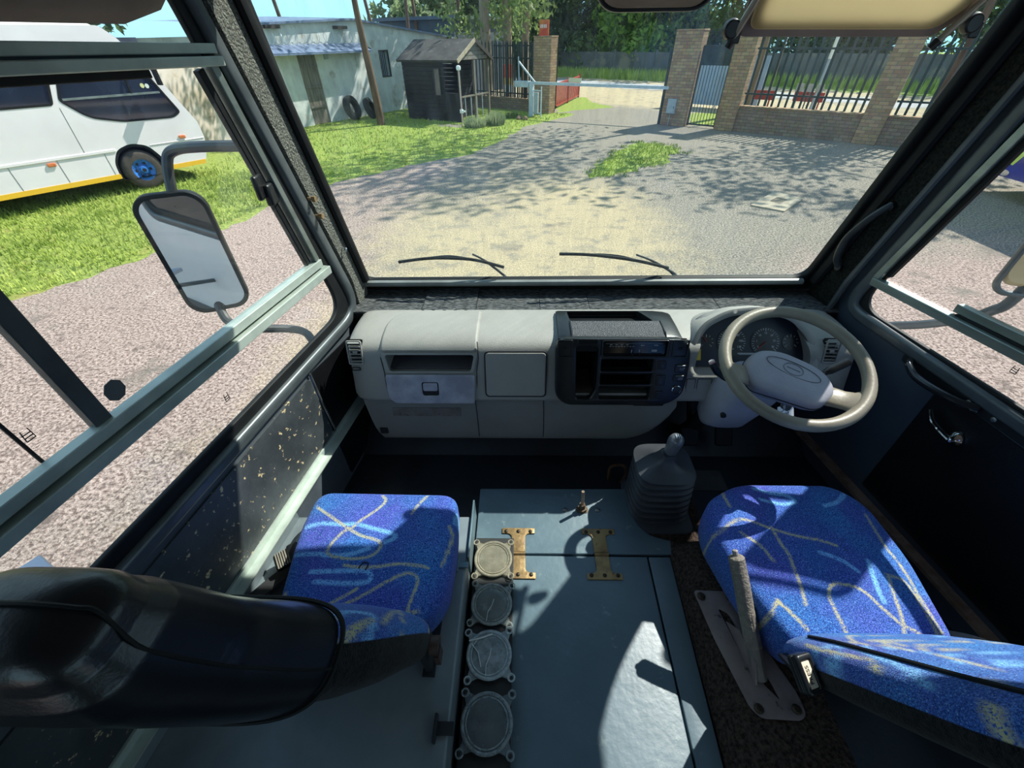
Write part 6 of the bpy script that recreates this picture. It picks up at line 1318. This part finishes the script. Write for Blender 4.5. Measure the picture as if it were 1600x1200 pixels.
mb = MB(); mb.prism([(x*1.0, z) for x, z in archc], -.45, -.40, FB_); mb.plate(archc, [[(.1+(x-.1)*.9, .25+(z-.25)*.92) for x, z in archc]], .40, FB_ @ Matrix.Translation((0, 0, -.42))); obj('wheel_arch', mb, M_rubber, PB)
def bus_wheel(s_):
    wm = tyre_mesh(B_(s_, .375, -.14), BN, .375, .22); w_ = obj('wheel', wm, mat('dusty_tyre', '#4a433d', '#3a342f', 10, rough=.9) if 'dusty_tyre' not in bpy.data.materials else bpy.data.materials['dusty_tyre'], PB, angle=60)
    FWh = frame(B_(s_, .375, -.06), BDr, ZU, BN); mb = MB(); mb.lathe([(.21, -.06), (.205, .015), (.17, .0), (.12, -.03), (.07, .0), (.06, .03), (0, .035)], FWh, 28); r_ = obj('wheel_rim', mb, mat('blue_rim', '#2e74c4', '#1f4f96', 12, rough=.45, c3='#b8a690', s3=16, lo3=.62, hi3=.68) if 'blue_rim' not in bpy.data.materials else bpy.data.materials['blue_rim'], w_)
    mb = MB()
    for k in range(6): a = 2*PI*k/6; mb.prism(ell(.135*math.cos(a), .135*math.sin(a), .026, .026, 12), -.018, -.008, FWh)
    mb.prism(ell(0, 0, .035, .035, 14), .03, .045, FWh); obj('rim_holes', mb, M_dark, r_)
bus_wheel(.11); bus_wheel(-5.4)
mb = MB(); mb.tube(smooth_path([B_(.80, 2.3, .02), B_(.95, 2.4, .12), B_(1.05, 2.35, .2), B_(1.05, 2.1, .22)], 5), .015, 8); mb.box(B_(1.05, 1.95, .22), (.05, .18, .3), RBs); obj('side_mirror', mb, M_rubber, PB, bevel=.01)
# dark blue vehicle at the driver side
t = thing('blue_bus', (9.6, 3, 0), 'dark blue bus with yellow-green marks parked on the driver side', 'bus'); M_bl = mat('deep_blue_paint', '#1c2a8c', '#16227a', 1.4, rough=.3, coat=.4)
VX, VY = 8.75, 9.1
bod = rpoly([(VY, .35), (VY+.12, .9), (VY+.08, 1.5), (VY-.35, 2.7), (VY-.6, 2.85), (-6, 2.85), (-6, .35)], .12)
mb = MB(); mb.rings([[V((x, VY-3+(a-VY+3)*k, .35+(b-.35)*k2)) for a, b in bod] for x, k, k2 in ((VX, .995, .98), (VX+.06, 1, 1), (VX+2.2, 1, 1), (VX+2.26, .995, .98))]); obj('body', mb, M_bl, t, angle=50)
mb = MB(); mb.b2((VX-.012, -5.5, 1.5), (VX-.002, VY-.8, 2.4)); obj('side_glass', mb, M_tint, t)
mb = MB(); F_ = frame((VX-.004, VY-.1, .85), (0, -1, 0), (0, 0, 1), (-1, 0, 0)); mb.plate([(.0, .12), (.5, .02), (.5, .12), (.0, .22)], [], .006, F_); mb2 = MB(); mb2.plate([(.38, -.28), (.5, -.30), (.62, -.06), (.5, -.03)], [], .006, F_); mm = mat('lime_mark', '#c9d96a', rough=.5); obj('lime_stripe', mb, mm, t); obj('lime_stripe', mb2, mm, t)
for y in (VY-1.6, -2.5): obj('wheel', tyre_mesh(V((VX+.14, y, .45)), (1, 0, 0), .45, .25), M_tyre, t, angle=60)
mb = MB(); mb.prism(ell(0, 0, .1, .05, 14), 0, .02, frame((VX-.004, VY-.55, .42), (0, -1, 0), (0, 0, 1), (-1, 0, 0))); obj('filler_cap', mb, M_chrome, t)
# ------------------------------------------------------------------ trees and shrubs
M_bark = mat('gum_bark', '#a08c76', '#7c6a57', 3, rough=.9, stretch=(1, 1, .25), bump=.3, bscale=18); M_bark2 = mat('dark_bark', '#6b5140', '#4d3a2e', 5, rough=.9, stretch=(1, 1, .3), bump=.4, bscale=22)
def leaf_mat(name, a, b_):
    m = bpy.data.materials.new(name); n, l = nodes(m); b = n['Principled BSDF']; b.inputs['Roughness'].default_value = .55; b.inputs['Specular IOR Level'].default_value = .25
    tc = n.new('ShaderNodeTexCoord'); t = n.new('ShaderNodeTexNoise'); t.inputs['Scale'].default_value = 1.1; t.inputs['Detail'].default_value = 5; l.new(tc.outputs['Object'], t.inputs['Vector'])
    mr = n.new('ShaderNodeMapRange'); mr.inputs['From Min'].default_value = .38; mr.inputs['From Max'].default_value = .62; l.new(t.outputs['Fac'], mr.inputs['Value'])
    mx = n.new('ShaderNodeMix'); mx.data_type = 'RGBA'; l.new(mr.outputs[0], mx.inputs[0]); mx.inputs[6].default_value = lin(a); mx.inputs[7].default_value = lin(b_); l.new(mx.outputs[2], b.inputs['Base Color'])
    tr = n.new('ShaderNodeBsdfTranslucent'); l.new(mx.outputs[2], tr.inputs['Color']); ms = n.new('ShaderNodeMixShader'); ms.inputs[0].default_value = .5; l.new(b.outputs[0], ms.inputs[1]); l.new(tr.outputs[0], ms.inputs[2])
    o = [x for x in n if x.type == 'OUTPUT_MATERIAL'][0]; l.new(ms.outputs[0], o.inputs['Surface']); return m
LG = leaf_mat('gum_leaves', '#5d7040', '#8a9b5a'); LD = leaf_mat('dark_leaves', '#43563a', '#66794c'); LB = leaf_mat('bright_leaves', '#749a3c', '#aac45c'); LY_ = leaf_mat('grey_green_leaves', '#6f7f5c', '#9ca97c')
def leaves(mb, c, rx, rz, n, s, rn, hang=0):
    for i in range(n):
        a, u = rn.uniform(0, 6.283), rn.uniform(-1, 1); r_ = rn.random()**.45; q = math.sqrt(1-u*u)
        p = V((c[0]+rx*r_*q*math.cos(a), c[1]+rx*r_*q*math.sin(a), c[2]+rz*r_*u)); d = V((rn.gauss(0, 1), rn.gauss(0, 1), rn.gauss(0, 1)-hang)).normalized(); w_ = d.orthogonal().normalized(); w_ = (w_*math.cos(a)+d.cross(w_)*math.sin(a))
        k = s*rn.uniform(.6, 1.3); mb.add([p-d*k, p+w_*k*.45, p+d*k, p-w_*k*.45], [(0, 1, 2, 3)])
def tree(name, x, y, h, r_, cl, nl, ls, label, lm, bm_=M_bark, lean=(0, 0), seed=0, z0=.35, tr=.14, trunks=1, group=None, hang=0, spread=1.0, crown=None):
    rn = random.Random(seed); t = thing(name, (x, y, 0), label, 'tree' if name != 'shrub' else 'shrub', group)
    mb = MB(); tops = []
    for k in range(trunks):
        ox, oy = (rn.uniform(-.4, .4), rn.uniform(-.3, .3)) if trunks > 1 else (0, 0)
        P = [V((x+ox+lean[0]*q*q*h*.6+lean[0]*q*h*.4+rn.uniform(-.06, .06)*q, y+oy+lean[1]*q*h, q*h)) for q in (0, .12, .25, .4, .55, .7, .85)]
        P = smooth_path(P, 4); mb.tube(P, [tr*(1-.7*i/len(P)) for i in range(len(P))], 9); tops.append(P)
        for j in range(4):
            b = P[rn.randint(len(P)//2, len(P)-2)]; a = rn.uniform(0, 6.28); e = b+V((math.cos(a)*r_*.6, math.sin(a)*r_*.6, h*.16)); mb.tube(smooth_path([b, (b+e)/2+V((0, 0, .1)), e], 3), [tr*.35, tr*.33, tr*.3, tr*.25, tr*.2, tr*.15, tr*.1], 6)
    obj('trunk', mb, bm_, t, angle=70)
    mb = MB(); cx, cy = (x+lean[0]*h*.9, y+lean[1]*h*.9) if crown is None else crown
    for i in range(cl):
        a = rn.uniform(0, 6.28); q = rn.random()**.6*r_*spread; z = h*(z0+(1-z0)*rn.random())
        leaves(mb, (cx+q*math.cos(a), cy+q*math.sin(a), z), r_*.42, r_*.34, nl, ls, rn, hang)
    obj('crown', mb, lm, t, smooth=False, weld=False); return t
# slanting tree in front of the whitewashed wall
tree('slanting_tree', -5.56, 18.05, 7.5, 2.0, 14, 110, .10, 'slanting bare-trunked tree on the grass in front of the whitewashed wall', LG, M_bark2, lean=(-.055, .0), seed=2, z0=.72, tr=.15)
gum = [(-1.9, 24.6, 11, .30, 'thick gum trunk directly behind the kiosk roof ridge'), (-.95, 25.6, 12, .26, 'gum trunk behind the kiosk porch and palisade'), (-.1, 26.3, 11, .22, 'slimmer gum trunk behind the palisade next to the signboard')]
for i, (x, y, h, tr_, lab) in enumerate(gum): tree('gum_tree', x, y, h, 2.9, 22, 110, .15, lab, LG, M_bark, seed=20+i, z0=.24, tr=tr_, hang=.8, group='gum trees behind the kiosk', lean=(.03*(i-1), 0))
tree('shade_tree', 8.0, 19.2, 12.5, 4.2, 34, 110, .15, 'tree whose trunk stands behind the brick pillar next to the pedestrian gate', LD, M_bark2, seed=31, z0=.58, tr=.16, crown=(6.6, 17.6))
tree('shade_tree', 12.3, 15.2, 9.5, 3.0, 24, 110, .14, 'tree beyond the low wall at the far driver side', LD, M_bark2, seed=33, z0=.5, tr=.13)
tree('shade_tree', 3.2, 23.2, 9.5, 3.0, 14, 90, .14, 'tree overhanging the gateway from beyond the wall', LG, M_bark, seed=35, z0=.62, tr=.12, lean=(-.02, -.1)) if 0 else None
belt = [(-7.6, 36, 6.5, 2.6, LY_, 'rounded pale tree standing above the whitewashed building roof'), (-4.5, 41, 7, 2.2, LD, 'dark cypress-like tree far behind the dark shed'), (1.6, 38, 8, 3.4, LD, 'dark tree behind the signboard'), (4.3, 36.5, 7, 3.0, LG, 'mid green tree beyond the road, opposite the gateway'), (6.8, 34.5, 6.5, 2.6, LB, 'bright green tree beyond the road, below the interior mirror'), (9.3, 35, 7, 2.8, LY_, 'sparse grey-green tree beyond the road next to the bright green one'), (12.2, 33, 7, 3.0, LG, 'leafy tree beyond the wide brick gate pillar'), (15.5, 30, 7.5, 3.2, LD, 'dark tree beyond the pedestrian gate'), (19, 27.5, 7.5, 3.2, LD, 'dark tree behind the palisade under the sun visor'), (22.5, 23, 7.5, 3.2, LD, 'dark tree beyond the road behind the second palisade panel'), (25, 17.5, 7, 3.0, LG, 'tree far out beyond the driver-side palisade'), (-.8, 44, 9, 3.6, LD, 'big dark tree far behind the gum trunks'), (29, 31, 9, 4, LG, 'tall tree in the far distance over the low wall'), (2.5, 50, 10, 4.2, LD, 'tall dark tree far beyond the concrete wall, in line with the boom post'), (9, 48, 10, 4.2, LD, 'tall dark tree far beyond the concrete wall, in line with the boom arm'), (15.5, 43, 10, 4.2, LG, 'tall tree far beyond the concrete wall, in line with the pedestrian gate'), (22, 37, 10, 4.2, LD, 'tall dark tree far beyond the concrete wall, in line with the first palisade panel'), (33, 22, 10, 4.2, LD, 'tall dark tree far beyond the concrete wall, in line with the last pillar')]
for i, (x, y, h, r_, lm, lab) in enumerate(belt):
    k_ = 1.3 if x*.70+y*.71 < 33 and x > 0 else 1.0
    x, y, h, r_ = x*k_, y*k_, h*k_, r_*(1+.6*(k_-1)); tree('roadside_tree', x, y, h, r_, 42, 150, .24, lab, lm, M_bark if lm in (LG, LY_) else M_bark2, seed=50+i, z0=.10, tr=.12, trunks=2, group='trees beyond the yard')
tree('palm_like_tree', -13.5, 15.5, 6.5, 2.6, 22, 110, .18, 'bushy dark tree rising behind the yard wall and parked bus', LD, M_bark2, seed=80, z0=.35, tr=.25)
tree('roadside_tree', -17, 10, 6.5, 2.6, 18, 110, .18, 'dark tree behind the roof of the parked bus', LD, M_bark2, seed=81, z0=.3, tr=.25, group='trees beyond the yard')
for i, (x, y, h, lx) in enumerate(((-10.6, 24, 7, -.10), (-7.4, 27, 7, -.12), (-6.3, 28, 7.5, .05), (-5.7, 28.5, 7.5, -.04), (-3.4, 29, 8, -.05))):
    t = thing('bare_trunk', (x, y, 0), ('bare leaning trunk above the far end of the building roof', 'bare leaning trunk over the middle of the building roof', 'upright bare trunk over the building roof next to the slanting tree', 'thin upright bare trunk over the building roof', 'bare trunk above the dark shed')[i], 'tree', 'bare trunks behind the building')
    mb = MB(); mb.tube(smooth_path([V((x, y, 0)), V((x+lx*h*.4, y, h*.4)), V((x+lx*h, y, h))], 5), [.13-.008*k for k in range(11)], 8); obj('trunk', mb, M_bark2, t)
def shrub(x, y, r_, h, n, label, lm, seed):
    rn = random.Random(seed); t = thing('shrub', (x, y, 0), label, 'shrub', 'shrubs by the kiosk'); mb = MB()
    for i in range(n):
        a, q = rn.uniform(0, 6.28), rn.random()**.5*r_; px, py = x+q*math.cos(a), y+q*math.sin(a); hh = h*rn.uniform(.5, 1.0)*(1-.4*(q/r_)**2); tx, ty = px+math.cos(a)*.12*rn.random(), py+math.sin(a)*.12*rn.random(); w_ = .012
        mb.add([V((px-w_, py, 0)), V((px+w_, py, 0)), V((tx, ty, hh))], [(0, 1, 2)]); mb.add([V((px, py-w_, 0)), V((px, py+w_, 0)), V((tx, ty, hh*.9))], [(0, 1, 2)])
    obj('foliage', mb, lm, t, smooth=False, weld=False)
LS = leaf_mat('grey_shrub', '#7d8b6a', '#a3ad88')
shrub(-1.95, 17.35, .38, .42, 420, 'broad pale grey-green shrub in front of the kiosk post', LS, 1); shrub(-1.25, 17.75, .34, .58, 420, 'rounder taller pale shrub beside the broad one at the kiosk', LS, 2); shrub(-.62, 19.4, .26, .34, 200, 'small dry shrub at the foot of the boom post', leaf_mat('dry_shrub', '#8d8a5c', '#7d9450'), 3)
for x, y, r_, lab in ((-.36, 19.0, .12, 'reddish rock beside the small dry shrub'), (-.12, 18.8, .09, 'small brown rock nearest the boom post')):
    mb = MB(); rn = random.Random(int(x*100)); mb.rings([[V((x+r_*k*(1+.2*rn.uniform(-1, 1))*math.cos(a), y+r_*k*(1+.2*rn.uniform(-1, 1))*math.sin(a), z)) for a in [2*PI*i/9 for i in range(9)]] for z, k in ((0, 1), (.05, 1.05), (.10, .7), (.13, .25))]); tag(obj('rock', mb, mat('reddish_rock', '#8f6f5f', '#75594c', 14, rough=.9) if x < -.2 else bpy.data.materials['reddish_rock']), lab, 'rock', 'rocks by the boom')
# tall weeds along the far wall and hedge of undergrowth
mb = MB(); rn = random.Random(5)
for i in range(7000):
    q = rn.random(); k = rn.randint(0, 2); a, b = FWl[k], FWl[k+1]; p = a.lerp(b, q)-V((.70, .71, 0))*rn.uniform(.1, 3.5); h = rn.uniform(.25, .7); w_ = .04; mb.add([V((p.x-w_, p.y, 0)), V((p.x+w_, p.y, 0)), V((p.x+rn.uniform(-.15, .15), p.y, h))], [(0, 1, 2)])
tag(obj('weeds', mb, M_grass, smooth=False, weld=False), 'tall bright weeds along the foot of the far concrete wall', 'weeds', kind='stuff')
# ------------------------------------------------------------------ camera, light, view
def make_camera():
    p, y, r = rad(40.2), rad(1.6), rad(.9)
    fw = V((-math.sin(y)*math.cos(p), math.cos(y)*math.cos(p), -math.sin(p))); rt = V((math.cos(y), math.sin(y), 0)); up = rt.cross(fw)
    c, s = math.cos(r), math.sin(r); r2 = rt*c-up*s; u2 = up*c+rt*s
    cd = bpy.data.cameras.new('camera'); cd.lens = 36*640/1600; cd.sensor_width = 36; cd.sensor_fit = 'HORIZONTAL'; cd.clip_start = .01; cd.clip_end = 500
    o = bpy.data.objects.new('camera', cd); COL.objects.link(o)
    M = Matrix((r2, u2, -fw)).transposed().to_4x4(); M.translation = V((-.28, 0, 2.45)); o.matrix_world = M; SC.camera = o
make_camera()
AZ, EL = rad(53), rad(46.5)
sd = V((math.sin(AZ)*math.cos(EL), math.cos(AZ)*math.cos(EL), math.sin(EL)))
sl_ = bpy.data.lights.new('sun', 'SUN'); sl_.energy = 6.5; sl_.angle = rad(.53); sl_.color = (1, .95, .86)
so = bpy.data.objects.new('sun', sl_); COL.objects.link(so); so.rotation_euler = sd.to_track_quat('Z', 'Y').to_euler(); so.location = (8, 6, 12)
w = bpy.data.worlds.new('world'); SC.world = w; n, l = nodes(w)
tc = n.new('ShaderNodeTexCoord'); sx = n.new('ShaderNodeSeparateXYZ'); l.new(tc.outputs['Generated'], sx.inputs[0])
cr = n.new('ShaderNodeValToRGB'); l.new(sx.outputs[2], cr.inputs[0]); e = cr.color_ramp.elements
e[0].position = 0; e[0].color = lin('#a4def4'); e[1].position = 1; e[1].color = lin('#7fa9d4'); m_ = e.new(.14); m_.color = lin('#b6def0'); m_ = e.new(.4); m_.color = lin('#b2d2e6')
l.new(cr.outputs[0], n['Background'].inputs[0]); n['Background'].inputs[1].default_value = 1.15
SC.view_settings.view_transform = 'Standard'; SC.view_settings.look = 'None'; SC.view_settings.gamma = 1; SC.view_settings.use_curve_mapping = False
SC.view_settings.exposure = .72
SC.cycles.max_bounces = 10; SC.cycles.transparent_max_bounces = 24; SC.cycles.sample_clamp_indirect = 6
